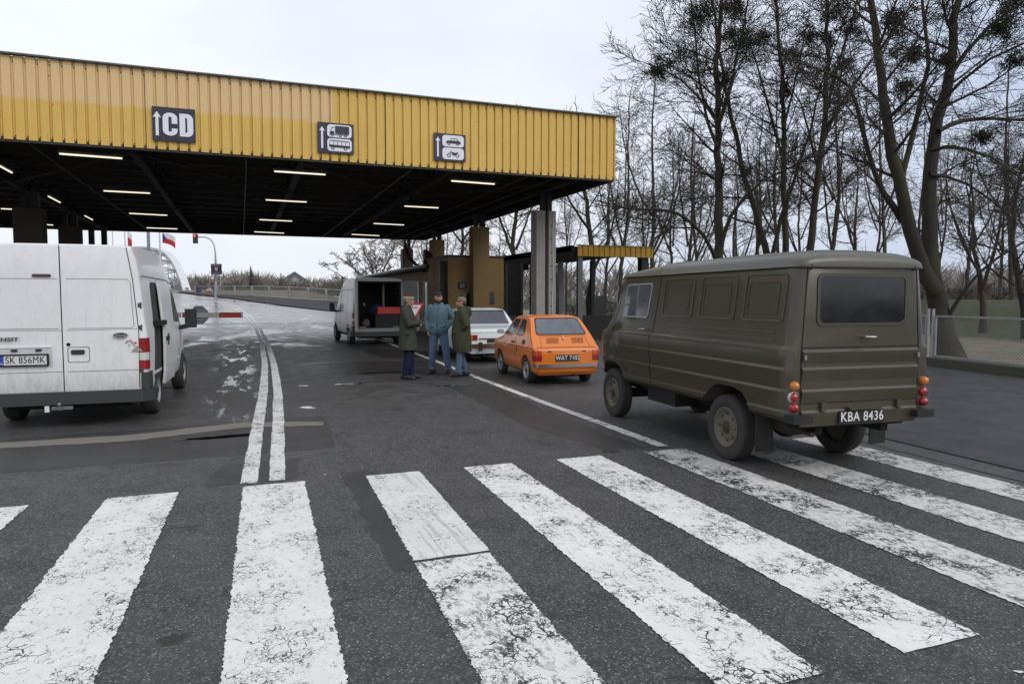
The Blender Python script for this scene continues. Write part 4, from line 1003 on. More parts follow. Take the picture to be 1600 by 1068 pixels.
# ================= olive van
OLIVE = paint('olive_army_paint', (0.046, 0.039, 0.023), 0.36, dirt=0.42, dirtcol=(0.085, 0.07, 0.045), coat=0.30, low=0.45)
OLROOF = paint('olive_roof_paint', (0.080, 0.076, 0.058), 0.38, dirt=0.35, dirtcol=(0.16, 0.155, 0.14), coat=0.15, low=0.0)
OLPALE = paint('highlight_olive_edges', (0.072, 0.068, 0.046), 0.34, dirt=0.30, dirtcol=(0.13, 0.12, 0.09), coat=0.2, low=0.2)  # paler olive that paints highlights on the raised panel edges
ZG = glass('olive_van_dark_glass', (0.008, 0.008, 0.010), 0.05); ZG2 = glass('cab_window_glass', (0.085, 0.095, 0.105), 0.05)
zk = empty('olive_van', (5.47, 5.98, 0), radians(-4.6), 'olive green old delivery van with ribbed sides and plate KBA 8436, parked on the crosswalk', 'van')
hwz = interp([(0.5, .782), (0.65, .800), (0.675, .788), (0.845, .822), (0.870, .808), (1.045, .835), (1.070, .822), (1.205, .836), (1.235, .826), (1.262, .786), (1.5, .752), (1.8, .715), (1.99, .690)])
keys = [0.65, 0.675, 0.845, 0.870, 1.045, 1.070, 1.205, 1.235, 1.262, 1.5, 1.8]
def zs(y, zt, ins, zb=0.56, rc=0.02): return (y, section(hwz, zb, zt, rc, keys, ins, K=16, n=6))
stn = [zs(y, 1.99-i*0.1, i) for y, i in rend(-1.04, 0.10, 1)]
stn += [zs(y, 1.99, 0) for y in (-0.6, -0.2, 0.2, 0.6, 1.0, 1.4, 1.8, 2.2)]
stn += [zs(2.45, 1.985, 0.005), zs(2.58, 1.96, 0.015), zs(2.70, 1.75, 0.025, rc=.03), zs(2.85, 1.50, 0.04, rc=.03), zs(3.00, 1.27, 0.045, rc=.03), zs(3.15, 1.24, 0.06, rc=.04), zs(3.27, 1.20, 0.10, rc=.06), zs(3.33, 1.08, 0.17, rc=.1)]
zb_ = loft_body(stn)
cut = []
for s in (-1, 1):
    cut.append(MB().prism([(-0.48, 0.3), (-0.46, 0.62), (-0.36, 0.76), (-0.2, 0.80), (0.08, 0.80), (0.25, 0.72), (0.5, 0.50), (0.5, 0.3)], 'x', s*0.36, s*1.2))
    cut.append(MB().prism([(2.36, 0.3), (2.38, 0.60), (2.52, 0.76), (2.7, 0.80), (3.0, 0.80), (3.16, 0.72), (3.24, 0.60), (3.45, 0.52), (3.45, 0.3)], 'x', s*0.36, s*1.2))
link('body', cutbody(zb_, cut), OLIVE, zk, 28)
# roof
def rsec(y, w, z0, z1, n=2.8): 
    pts = [(0.0, z0), (w, z0), (w+0.012, z0+0.012), (w, z0+0.03)]
    for k in range(1, 11):
        a = pi/2*k/10; pts.append(((w-0.005)*max(0, cos(a))**(2/n) if k < 10 else 0, z0+0.03+(z1-z0-0.03)*sin(a)**(2/n)))
    return (y, pts)
rf = [rsec(-1.065, .59, 1.975, 2.02), rsec(-1.06, .64, 1.972, 2.055), rsec(-1.03, .685, 1.972, 2.095), rsec(-.96, .702, 1.972, 2.13), rsec(-.8, .708, 1.972, 2.155), rsec(-.3, .71, 1.972, 2.165), rsec(.6, .71, 1.972, 2.165), rsec(1.42, .71, 1.972, 2.15), rsec(1.45, .716, 1.972, 2.165), rsec(1.50, .716, 1.972, 2.165), rsec(1.53, .71, 1.972, 2.148), rsec(2.0, .71, 1.972, 2.12), rsec(2.4, .705, 1.972, 2.075), rsec(2.58, .69, 1.968, 2.04), rsec(2.68, .65, 1.955, 2.00)]
m = MB(); m.loft([ringof(y, h) for y, h in rf]); m.build('roof', OLROOF, zk, 60)
# ribs right round the body
for z0 in (1.205, 1.045, 0.845, 0.650):
    m = MB().prism([(-1.02, z0+.030), (-1.042, z0+.022), (-1.060, z0), (-1.056, z0-.03), (-1.036, z0-.13), (-1.02, z0-.13)], 'x', -.655, .655); m.build('rib', OLIVE, zk)
for z0 in (1.305, 1.375): # finer pressed lines under the side panels
    decal(zb_, 0.006, MB().box(-1.2, -0.4, -0.80, 1.2, z0, z0+0.012).box(0.4, 1.2, -0.80, 1.2, z0, z0+0.012), 'pressed_line', OLPALE, zk, 30)
ZRIM = M('dusty_olive_rim', (0.10, 0.088, 0.062), 0.6, var=.35, scale=14, dirt=.6, dirtcol=(.12,.09,.06))
HANDLE = M('worn_handle_metal', (0.35, 0.35, 0.34), 0.35, 0.9)
for s in (-1, 1):
    xa, xb = s*0.55, s*1.2
    for (ya, yb) in ((1.40, 0.70), (0.56, -0.12), (-0.26, -0.90)):
        po = rr(yb, 1.475, ya, 1.935, 0.05); pi2 = [(x, z) for x, z in rr(yb+0.018, 1.493, ya-0.018, 1.917, 0.035)]
        decal(zb_, 0.010, MB().ring(po, pi2, 'x', xa, xb), 'side_panel_frame', OLPALE, zk, 30)
        po = rr(yb+0.10, 1.54, ya-0.07, 1.85, 0.03); pi2 = rr(yb+0.108, 1.548, ya-0.078, 1.842, 0.025)
        decal(zb_, 0.0045, MB().ring(po, pi2, 'x', xa, xb), 'pressed_line', OLIVE, zk, 30)
    # cab door: gap, window
    seamline(zb_, zk, [(1.60, 0.60), (1.58, 1.22), (1.52, 1.97)], 'x', xa, xb, 0.012)
    seamline(zb_, zk, [(2.28, 0.70), (2.52, 0.86), (2.66, 1.05), (2.80, 1.21), (2.62, 1.90)], 'x', xa, xb, 0.010)
    wp = [(1.76, 1.44), (2.52, 1.44), (2.45, 1.885), (1.72, 1.89)]
    f = decal(zb_, 0.008, MB().ring(rpoly(wp, 0.05), inset(rpoly(wp, 0.05), 0.018), 'x', xa, xb), 'window_frame', M('window_trim_alu', (0.45, 0.45, 0.44), 0.4, 0.6), zk)
    decal(zb_, 0.004, MB().prism(inset(rpoly(wp, 0.05), 0.016), 'x', xa, xb), 'window', ZG2, zk)
    decal(zb_, 0.009, MB().prism([(2.09, 1.45), (2.115, 1.45), (2.115, 1.88), (2.09, 1.88)], 'x', xa, xb), 'window_bar', HANDLE, zk)
    MB().tube([(s*0.80, 1.74, 1.30), (s*0.845, 1.74, 1.30), (s*0.85, 1.84, 1.295)], 0.012, 8, round_=True).build('door_handle', HANDLE, zk, 60)
    lens(zk, (s*0.80, 2.55, 1.08), 0.022, AMBER, 'side_marker').rotation_euler = (0, 0, -s*pi/2)
    mm = MB().tube([(s*0.78, 2.66, 1.62), (s*0.95, 2.76, 1.66), (s*0.99, 2.76, 1.60)], 0.010, 6).build('mirror_arm', BLKPL, zk, 60)
    m = MB(); m.prism(rr(-0.075, -0.14, 0.075, 0.14, 0.03), 'y', -0.02, 0.025); o = m.build('mirror', BLKPL, zk); o.location = (s*0.985, 2.76, 1.585); o.rotation_euler = (0, 0, s*0.25)
    wheel(zk, s*0.675, 0.0, 0.345, 0.175, s, ZRIM, M('hub_dark', (0.03, 0.026, 0.02), 0.5), 0.62)
    wheel(zk, s*0.675, 2.83, 0.345, 0.175, s, ZRIM, M('hub_dark'), 0.62)
    m = MB().box(s*0.68-0.10, s*0.68+0.10, -0.56, -0.548, 0.20, 0.62); m.build('mud_flap', BLACK, zk)
    x = s*0.735
    lens(zk, (x, -1.035, 0.905), 0.042, AMBER, 'indicator_light', 0.06)
    lens(zk, (x, -1.035, 0.80), 0.045, RED, 'tail_light', 0.045, M('white_lamp_rim', (0.5, 0.42, 0.4), 0.4) if s < 0 else None); lens(zk, (x, -1.035, 0.705), 0.043, RED, 'tail_light', 0.06)
    MB().box(s*0.69-0.10, s*0.69+0.10, -1.13, -0.98, 0.565, 0.635).build('bumper_block', BLACK, zk)
    MB().ell((s*0.58, -1.06, 1.985), 0.02, 0.02, 0.03, 8, 6).build('tailgate_hinge', OLIVE, zk, 60)
    MB().box(s*0.64-0.012, s*0.64+0.012, -1.075, -1.03, 1.14, 1.18).build('tailgate_catch', HANDLE, zk)
    MB().box(s*0.43-0.022, s*0.43+0.022, -1.07, -1.035, 0.66, 0.74).build('lower_hinge', OLIVE, zk)
# rear door
seamline(zb_, zk, [(-0.665, 0.60), (-0.665, 1.2), (-0.615, 1.97)], 'y', -1.3, -0.7, 0.012); seamline(zb_, zk, [(0.665, 0.60), (0.665, 1.2), (0.615, 1.97)], 'y', -1.3, -0.7, 0.012)
seamline(zb_, zk, [(-0.65, 1.245), (0.65, 1.245)], 'y', -1.3, -0.7, 0.010); seamline(zb_, zk, [(-0.65, 0.735), (0.65, 0.735)], 'y', -1.3, -0.7, 0.008)
po = rr(-0.51, 1.44, 0.51, 1.925, 0.06)
decal(zb_, 0.010, MB().ring(po, inset(po, 0.03), 'y', -1.3, -0.7), 'window_frame', OLIVE, zk, 30)
decal(zb_, 0.004, MB().prism(inset(po, 0.028), 'y', -1.3, -0.7), 'rear_window', ZG, zk)
MB().tube([(0.0, -1.03, 1.34), (0.0, -1.09, 1.34), (0.11, -1.095, 1.335)], 0.013, 8, round_=True).build('rear_handle', HANDLE, zk, 60)
pf = MB().box(-0.255, 0.255, -1.075, -1.06, 0.535, 0.655).build('number_plate', M('plate_black', (0.010, 0.010, 0.011), 0.5), zk)
text('KBA 8436', 0.125, M('plate_white_characters', (0.65, 0.65, 0.62), 0.6), pf, (0.0, -1.0765, 0.597), 0.88, bold=0.0012, name='plate_lettering')
MB().box(-0.16, 0.2, -1.10, -1.04, 0.665, 0.69).build('plate_lamp', OLIVE, zk)
m = MB().box(-0.42, -0.34, -0.95, 3.0, 0.42, 0.55).box(0.34, 0.42, -0.95, 3.0, 0.42, 0.55).box(-0.60, 0.60, -0.06, 0.06, 0.29, 0.41).box(-0.60, 0.60, 2.68, 2.80, 0.29, 0.41).box(-0.62, 0.62, -0.93, -0.80, 0.48, 0.56)
m.ell((0, 0, 0.35), 0.16, 0.16, 0.15, 12, 8); m.box(-0.3, 0.3, 0.8, 1.5, 0.33, 0.55); m.box(0.35, 0.72, 0.9, 1.7, 0.30, 0.56).box(-0.75, -0.36, 1.05, 1.75, 0.40, 0.57)
m.build('chassis', WELL, zk); MB().ell((-0.45, -0.62, 0.47), 0.13, 0.25, 0.10, 12, 8).tube([(-0.45, -0.6, 0.45), (-0.47, -0.98, 0.43)], 0.025, 8).build('exhaust', M('rusty_exhaust', (0.03, 0.02, 0.015), 0.8), zk, 60)

# ================= orange small car
ORG = paint('orange_car_paint', (0.72, 0.185, 0.016), 0.28, dirt=0.10, dirtcol=(0.22, 0.08, 0.02), coat=0.5, low=0.22)
oc = empty('orange_car', (5.93, 12.92, 0), radians(-4.0), 'small orange two-door hatch-shaped car with plate WAT 7102, parked behind the olive van', 'car')
hwf = interp([(0.18, .60), (0.28, .645), (0.45, .672), (0.62, .685), (0.72, .688), (0.735, .676), (0.90, .655), (1.0, .625), (1.15, .575), (1.28, .53), (1.33, .50)])
kf = [0.28, 0.45, 0.62, 0.72, 0.735, 0.90, 1.0, 1.15]
def fs(y, zt, ins=0, rc=0.05, n=3.5, zb=0.20): return (y, section(hwf, zb, zt, rc, kf, ins, K=14, n=n))
fst = [fs(-.585, .68, .07, .03, zb=.28), fs(-.575, .705, .035, .03, zb=.26), fs(-.55, .725, .012, .025, zb=.24), fs(-.52, .742, .004, .025), fs(-.45, .80, 0, .03), fs(-.36, .885, 0, .035), fs(-.27, .965, 0, .035), fs(-.14, 1.085, 0, .04), fs(-.02, 1.20, 0, .045), fs(.07, 1.275, 0, .05), fs(.17, 1.325, 0, .055), fs(.35, 1.345, 0, .055), fs(.7, 1.35, 0, .055), fs(.98, 1.335, 0, .055), fs(1.10, 1.29, 0, .05),
       fs(1.3, 1.14, 0, .045), fs(1.5, .99, 0, .04), fs(1.62, .905, 0, .04), fs(1.72, .875, 0, .05), fs(2.0, .84, .0, .06), fs(2.25, .79, .01, .06), fs(2.38, .74, .03, .06), fs(2.45, .68, .06, .06), fs(2.48, .60, .10, .06)]
fb_ = loft_body(fst)
link('body', cutbody(fb_, [arch(0.0, 0.305, 0.27, -1), arch(0.0, 0.305, 0.27, 1), arch(1.84, 0.305, 0.27, -1), arch(1.84, 0.305, 0.27, 1)]), ORG, oc, 26)
FG = glass('sky_grey_car_glass', (0.10, 0.115, 0.13), 0.08); FG2 = glass('side_car_glass', (0.035, 0.04, 0.045), 0.05)  # rear pane: sky reflection put into its grey base colour
# rear window (trapezoid on the raked back)
wp = rpoly([(-.52, .985), (.52, .985), (.44, 1.285), (-.44, 1.285)], .05)
decal(fb_, .006, MB().ring([(x*1.035, 1.135+(z-1.135)*1.09) for x, z in wp], inset(wp, .006), 'y', -.42, .16), 'window_seal', BLKPL, oc)
decal(fb_, .003, MB().prism(wp, 'y', -.42, .16), 'rear_window', FG, oc)
for s in (-1, 1):
    xa, xb = s*.35, s*1.0
    w1 = rpoly([(1.56, .93), (.72, .925), (.68, 1.27), (1.03, 1.27)], .03)   # door window
    w2 = rpoly([(.60, .925), (.30, .93), (.18, 1.0), (.27, 1.25), (.56, 1.27)], .05)
    for w_, nm in ((w1, 'door_window'), (w2, 'quarter_window')):
        decal(fb_, .006, MB().ring(w_, inset(w_, .014), 'x', xa, xb), 'window_seal', BLKPL, oc); decal(fb_, .003, MB().prism(inset(w_, .01), 'x', xa, xb), nm, FG2, oc)
    decal(fb_, .007, MB().prism([(1.28, .93), (1.30, .93), (1.18, 1.17), (1.16, 1.17)], 'x', xa, xb), 'vent_bar', BLKPL, oc)
    seamline(fb_, oc, [(.66, .30), (.655, .92), (.60, 1.31)], 'x', xa, xb, .009); seamline(fb_, oc, [(1.64, .36), (1.66, .9)], 'x', xa, xb, .008)
    decal(fb_, .004, MB().prism([(-.56, .722), (2.4, .715), (2.4, .728), (-.56, .737)], 'x', xa, xb), 'waist_crease', ORG, oc)
    seamline(fb_, oc, [(-.53, .715), (1.6, .712)], 'x', xa, xb, .006, name='crease_shade_line')  # shade under the crease painted as a thin dark line
    MB().box(s*.684, s*.700, .73, .85, .765, .80).build('door_handle', BLKPL, oc)
    decal(fb_, .005, MB().prism(rr(.04, .765, .20, .86, .02), 'x', xa, xb), 'air_vent', BLKPL, oc)
    if s < 0: decal(fb_, .004, MB().prism(rr(.49, .60, .57, .68, .03), 'x', xa, xb), 'fuel_cap', M('fuel_cap_dark', (.10, .035, .012), .6), oc)
    m = MB().prism(rr(-.075, -.045, .075, .045, .025), 'y', -.02, .03); o = m.build('mirror', M('mirror_grey', (.35, .35, .35), .4), oc); o.location = (s*.74, 1.52, .965)
    wheel(oc, s*.60, 0, .262, .135, s, M('silver_rim', (.34, .35, .36), .45, .4, dirt=.4), M('hub_dark'), .64, 'five'); wheel(oc, s*.60, 1.84, .262, .135, s, M('silver_rim'), M('hub_dark'), .64, 'five')
    # tail lamp block: amber above red, wrapped round the corner
    po = rr(s*.655 if s < 0 else .535, .49, s*.535 if s < 0 else .655, .69, .015)
    decal(fb_, .016, MB().prism([(s*.53, .485), (s*.72, .485), (s*.72, .585), (s*.53, .585)], 'y', -.70, -.50), 'tail_light', RED, oc); decal(fb_, .016, MB().prism([(s*.53, .589), (s*.72, .589), (s*.72, .69), (s*.53, .69)], 'y', -.70, -.50), 'indicator_light', M('orange_red_lens', (.45, .06, .02), .15, coat=.5), oc)
    # engine grille
    m = MB()
    for r_ in range(5):
        for k in range(9):
            x = s*.15+s*(k*.028)+(.006*r_); z = .815+r_*.021; m.prism([(x, z), (x+.017, z), (x+.023, z+.014), (x+.006, z+.014)], 'y', -.6, -.2)
    decal(fb_, .0025, m, 'cooling_louvres', M('louvre_shadow', (.045, .014, .004), .8), oc)  # slots are flat patches painted in the shade colour of the louvres
    MB().box(s*.36-.05, s*.36+.03, -.592, -.575, .655, .675).build('badge', M('badge_dark', (.05, .045, .04), .4), oc)
seamline(fb_, oc, [(-.62, .742), (.62, .742)], 'y', -.7, -.4, .008); seamline(fb_, oc, [(-.47, .95), (-.50, .75)], 'y', -.7, -.1, .006); seamline(fb_, oc, [(.47, .95), (.50, .75)], 'y', -.7, -.1, .006); seamline(fb_, oc, [(-.47, .95), (.47, .95)], 'y', -.7, -.1, .006)
MB().obox((0, -.355, .91), .028, .02, .09, rx=-.75).build('lid_latch', CHROME, oc)
MB().box(-.60, -.1, -.640, -.60, .36, .415).box(-.1, .60, -.640, -.60, .36, .415)
m = MB(); pr = [(-.66, -.50), (-.655, -.60), (-.60, -.645), (.60, -.645), (.655, -.60), (.66, -.50)]
for a, b in zip(pr, pr[1:]): m.bar((a[0], a[1], .395), (b[0], b[1], .395), .022, .062)
m.build('rear_bumper', CHROME, oc)
pf = MB().box(-.245, .245, -.605, -.592, .475, .595).build('number_plate', M('plate_black'), oc); text('WAT 7102', .118, M('plate_white_characters'), pf, (0, -.6065, .535), .86, bold=.001, name='plate_lettering')
MB().box(-.5, .5, -.45, 2.3, .19, .27).box(-.25, .25, -.50, -.2, .16, .3).build('underbody', WELL, oc)
MB().tube([(.15, -.4, .2), (.15, -.62, .2)], .02, 8).build('exhaust', M('rusty_exhaust'), oc, 60)
MB().box(-.25, -.2, .55, .75, .8, 1.13)

# ================= white saloon
WPT = paint('white_saloon_paint', (.66, .70, .72), .25, dirt=.12, dirtcol=(.3, .3, .28), coat=.5, low=.25)
wc = empty('white_car', (6.18, 18.15, 0), radians(-1.0), 'white boxy saloon car with red and amber tail lights, parked ahead of the orange car', 'car')
hww = interp([(.2, .70), (.35, .78), (.55, .805), (.75, .81), (.86, .805), (.9, .78), (.98, .75), (1.15, .69), (1.35, .60), (1.4, .57)])
kw = [.35, .55, .75, .86, .9, .98, 1.15]
def ws(y, zt, ins=0, rc=.035, n=3.5, zb=.26): return (y, section(hww, zb, zt, rc, kw, ins, K=13, n=n))
wst = [ws(-.98, .84, .06, .02, zb=.36), ws(-.97, .87, .03, .02, zb=.34), ws(-.94, .895, .01), ws(-.85, .915), ws(-.35, .95), ws(-.24, .975), ws(-.1, 1.13), ws(.05, 1.30), ws(.14, 1.375, 0, .05), ws(.3, 1.41, 0, .06), ws(.8, 1.43, 0, .06), ws(1.3, 1.40, 0, .06), ws(1.45, 1.33, 0, .05), ws(1.7, 1.16), ws(1.95, .99), ws(2.1, .95), ws(2.9, .88, .01), ws(3.1, .80, .06), ws(3.14, .7, .1)]
wb = loft_body(wst); link('body', cutbody(wb, [arch(0, .34, .3, -1), arch(0, .34, .3, 1), arch(2.42, .34, .3, -1), arch(2.42, .34, .3, 1)]), WPT, wc, 28)
wp = rpoly([(-.62, 1.0), (.62, 1.0), (.54, 1.355), (-.54, 1.355)], .04)
decal(wb, .008, MB().ring([(x*1.03, 1.18+(z-1.18)*1.07) for x, z in wp], inset(wp, .004), 'y', -.4, .3), 'window_trim', CHROME, wc); decal(wb, .003, MB().prism(wp, 'y', -.4, .3), 'rear_window', glass('saloon_rear_glass', (.06, .063, .075), .06), wc)
for s in (-1, 1):
    for w_ in (rpoly([(.95, .97), (.25, .97), (.2, 1.05), (.35, 1.33), (.92, 1.34)], .04), rpoly([(1.85, .97), (1.02, .97), (1.0, 1.34), (1.38, 1.32)], .04)):
        decal(wb, .006, MB().ring(w_, inset(w_, .016), 'x', s*.4, s*1.2), 'window_trim', CHROME, wc); decal(wb, .003, MB().prism(inset(w_, .012), 'x', s*.4, s*1.2), 'side_window', FG2, wc)
    decal(wb, .018, MB().box(min(s*.52, s*.79), max(s*.52, s*.79), -1.1, -.9, .61, .755), 'lamp_surround', CHROME, wc)
    decal(wb, .026, MB().box(min(s*.535, s*.65), max(s*.535, s*.65), -1.1, -.9, .625, .74), 'tail_light', RED, wc); decal(wb, .026, MB().box(min(s*.655, s*.775), max(s*.655, s*.775), -1.1, -.9, .625, .74), 'indicator_light', AMBER, wc)
    MB().prism(rr(s*.45-.04, .34, s*.45+.04, .56, .02), 'y', -1.075, -1.0).build('bumper_guard', BLACK, wc)
    wheel(wc, s*.67, 0, .295, .15, s, M('silver_rim'), CHROME, .6, 'five'); wheel(wc, s*.67, 2.42, .295, .15, s, M('silver_rim'), CHROME, .6, 'five')
    seamline(wb, wc, [(.98, .32), (.98, .95)], 'x', s*.5, s*1.1, .008); seamline(wb, wc, [(-.1, .65), (2.9, .64)], 'x', s*.5, s*1.1, .008)
    MB().box(s*.45-.10, s*.45+.10, -.70, -.69, .12, .32).build('mud_flap', BLKPL, wc)
seamline(wb, wc, [(-.72, .80), (.72, .80)], 'y', -1.1, -.9, .006); decal(wb, .006, MB().box(-.48, .48, -1.1, -.9, .62, .66), 'trim_strip', CHROME, wc)
MB().box(-.8, .8, -1.05, -.99, .42, .52).build('rear_bumper', CHROME, wc); MB().box(-.26, .26, -.995, -.985, .54, .65).build('number_plate', M('plate_black'), wc)
MB().box(-.6, .6, -.85, 2.9, .2, .3).tube([(-.35, -.7, .24), (-.35, -1.0, .24)], .025, 8).build('underbody', WELL, wc)

# ================= panel vans
TRED = M('van_red_lens', (0.26, 0.010, 0.012), 0.15, var=0.25, coat=0.5, dirt=.4)
def transit(name, loc, rz, label, col, hollow=False):
    e = empty(name, loc, rz, label, 'van')
    hw = interp([(.3, .90), (.42, .945), (.6, .965), (.95, .972), (1.25, .968), (1.32, .955), (1.9, .905), (1.98, .895), (2.02, .90), (2.2, .865), (2.35, .82)])
    kk = [.42, .6, .95, 1.25, 1.32, 1.9, 1.98, 2.02, 2.2]
    def s_(y, zt, ins=0, rc=.06, n=4.5, zb=.34): return (y, section(hw, zb, zt, rc, kk, ins, K=15, n=n))
    st = [s_(y, 2.40-i*.5, i*.8) for y, i in rend(-.97, .06, 1)]
    st += [s_(-.5, 2.425), s_(0, 2.43), s_(.8, 2.43), s_(1.2, 2.41), s_(1.45, 2.35, .01), s_(1.65, 2.22, .02, .08), s_(1.85, 2.06, .02, .09), s_(2.0, 1.96, .02, .09), s_(2.35, 1.63, .03, .07), s_(2.7, 1.32, .04, .07), s_(2.85, 1.20, .04, .07), s_(3.15, 1.10, .05, .08), s_(3.4, .98, .08, .1), s_(3.55, .82, .14, .1), s_(3.60, .62, .22, .08)]
    b = loft_body(st)
    cs = [arch(0, .40, .33, -1, .55), arch(0, .40, .33, 1, .55), arch(2.93, .40, .33, -1, .55), arch(2.93, .40, .33, 1, .55)]
    if hollow: cs.append(MB().box(-.78, .80, -1.2, 1.5, .60, 2.30))
    link('body', cutbody(b, cs), col, e, 28)
    for s in (-1, 1):
        xa, xb = s*.5, s*1.3
        wpp = rpoly([(1.75, 1.30), (2.60, 1.26), (2.48, 1.42), (2.02, 1.86), (1.78, 1.88)], .05)
        decal(b, .004, MB().prism(wpp, 'x', xa, xb), 'cab_window', glass('van_dark_glass', (.012, .013, .015), .05), e)
        for L in ([(1.62, .42), (1.62, 1.96)], [(2.45, .60), (2.62, 1.0), (2.66, 1.24)], [(.30, .45), (.30, 1.96)]): seamline(b, e, L, 'x', xa, xb, .010)
        seamline(b, e, [(-.8, 1.995), (1.5, 1.985), (2.0, 1.93)], 'x', xa, xb, .010, name='roof_gutter_gap')
        decal(b, .008, MB().prism([(-.9, .62), (2.45, .62), (2.45, .66), (-.9, .66)], 'x', xa, xb), 'swage_line', col, e, 30)
        wheel(e, s*.855, 0, .335, .20, s, M('silver_rim'), M('hub_dark'), .56); wheel(e, s*.855, 2.93, .335, .20, s, M('silver_rim'), M('hub_dark'), .56)
        o = MB().loft([[(x*.8, y, z*.9) for x, y, z in ring4] for ring4 in [[(-.10, -.04, -.17), (.10, -.04, -.17), (.10, -.04, .17), (-.10, -.04, .17)]]]+[[(-.10, .02, -.17), (.10, .02, -.17), (.10, .02, .17), (-.10, .02, .17)], [(-.06, .07, -.13), (.06, .07, -.13), (.06, .07, .13), (-.06, .07, .13)]]).build('mirror', BLKPL, e); o.location = (s*1.135, 2.46, 1.33)
        MB().bar((s*.93, 2.50, 1.16), (s*1.10, 2.46, 1.20), .06, .08).build('mirror_arm', BLKPL, e)
        # tail lamp column
        decal(b, .012, MB().box(min(s*.875, s*1.2), max(s*.875, s*1.2), -1.1, -.84, .74, .86), 'tail_light', TRED, e, 60); decal(b, .012, MB().box(min(s*.875, s*1.2), max(s*.875, s*1.2), -1.1, -.84, .864, .965), 'reversing_light', WLENS, e, 60); decal(b, .012, MB().box(min(s*.875, s*1.2), max(s*.875, s*1.2), -1.1, -.84, .969, 1.16), 'brake_light', TRED, e, 60)
    # rear bumper
    m = MB(); P = [(-1.0, -.70), (-1.0, -.96), (-.90, -1.06), (.90, -1.06), (1.0, -.96), (1.0, -.70)]
    for a, c in zip(P, P[1:]): m.bar((a[0], a[1], .40), (c[0], c[1], .40), .09, .16)
    for x, y in P[1:-1]: m.tube([(x, y, .32), (x, y, .48)], .045, 10)
    m.box(-.99, -.89, -.99, -.72, .46, .70).box(.89, .99, -.99, -.72, .46, .70)
    m.build('rear_bumper', M('grey_bumper_plastic', (.035, .036, .038), .55, dirt=.5), e)
    MB().box(-.7, .7, -.85, 3.2, .24, .36).box(-.75, .75, -.08, .08, .27, .40).build('underbody', WELL, e)
    return e, b
VW = paint('white_van_paint', (.74, .75, .76), .33, dirt=.30, dirtcol=(.30, .275, .23), coat=.35, low=.75)
wv, vb = transit('white_van', (-2.12, 11.62, 0), radians(-2.8), 'dirty white high-roofed panel van with plate SK 856MK, at the left edge of the photo', VW)
ya, yb = -1.3, -.7
GR = M('old_tape_residue', (.26, .25, .24), .9, var=.3)
seamline(vb, wv, [(-.02, .47), (-.02, 2.38)], 'y', ya, yb, .012)
for s in (-1, 1):
    seamline(vb, wv, [(s*.865, .50), (s*.875, 1.25), (s*.82, 1.95), (s*.755, 2.37)], 'y', ya, yb, .010)
    for L in ([(s*.05, 1.945), (s*.76, 1.945), (s*.79, 1.90), (s*.82, 1.33), (s*.79, 1.30), (s*.05, 1.30)],): seamline(vb, wv, L, 'y', ya, yb, .008, mat=GR)
    seamline(vb, wv, [(s*.03, 1.275), (s*.86, 1.285)], 'y', ya, yb, .007, mat=GR); seamline(vb, wv, [(s*.03, .735), (s*.86, .735)], 'y', ya, yb, .009, mat=GR)
    for z in (.72, 1.60, 1.30):
        m = MB().box(s*.89-.018, s*.89+.022, -.975, -.93, z-.028, z+.028).tube([(s*.908, -.97, z-.04), (s*.908, -.97, z+.04)], .011, 8); m.build('door_hinge', M('rusty_hinge', (.07, .055, .035), .7, var=.6, scale=30), wv)
decal(vb, .002, MB().box(.08, .16, ya, yb, 1.915, 1.955).box(.16, .60, ya, yb, 1.925, 1.945).box(.57, .60, ya, yb, 1.89, 1.95).box(.56, .61, ya, yb, 1.55, 1.88), 'tape_residue', GR, wv)
decal(vb, .016, MB().prism(rr(-.33, 1.965, -.12, 2.005, .015), 'y', ya, yb), 'high_brake_light', M('dark_red_lens', (.06, .008, .010), .2, coat=.5), wv)
po = rr(.03, .85, .29, 1.06, .03)
decal(vb, .0015, MB().ring(po, inset(po, .012), 'y', ya, yb), 'handle_recess_edge', GR, wv); decal(vb, .018, MB().prism(rr(.075, .96, .23, 1.02, .015), 'y', ya, yb), 'rear_handle', BLKPL, wv)
decal(vb, .004, MB().prism(circ(.045, 1.09, .024), 'y', ya, yb), 'lock', SEAM, wv)
decal(vb, .003, MB().prism([(-.86, .80), (-.14, .80), (-.14, 1.045), (-.16, 1.06), (-.86, 1.06)], 'y', ya, yb), 'plate_recess', paint('recess_shade_white', (.56, .57, .58), .4), wv)  # recess is modelled flat; its shade is painted in as greyer white
decal(vb, .014, MB().prism(rr(-.86, 1.055, -.15, 1.075, .005), 'y', ya, yb), 'plate_lip', VW, wv)
for x in (-.56, -.29): decal(vb, .02, MB().prism(rr(x-.035, 1.01, x+.035, 1.04, .01), 'y', ya, yb), 'plate_lamp', BLKPL, wv)
pf = MB().box(-.72, -.19, -1.005, -.985, .835, .965).build('number_plate', M('plate_white', (.62, .62, .63), .4, var=.08), wv)
MB().ring(rr(-.735, .822, -.175, .978, .01), rr(-.715, .84, -.195, .96, .008), 'y', -1.012, -.985).build('plate_frame', SEAM, pf)
MB().box(-.715, -.672, -1.0085, -1.0055, .84, .96).build('plate_band', M('plate_blue', (.02, .06, .30), .4), pf)
text('PL', .035, WHITE, pf, (-.694, -1.0095, .858), 1, name='plate_lettering')
text('SK 856MK', .122, M('plate_dark_characters', (.012, .012, .014), .6), pf, (-.435, -1.0075, .90), .78, bold=0.0, name='plate_lettering')
text('TRANSIT', .062, M('badge_chrome_dark', (.06, .06, .06), .3), wv, (-.69, -1.0, 1.17), 1.45, bold=.002, name='badge_lettering', th=.006)
MB().box(-.86, -.73, -.998, -.985, 1.115, 1.127).build('badge', M('badge_chrome_dark'), wv)
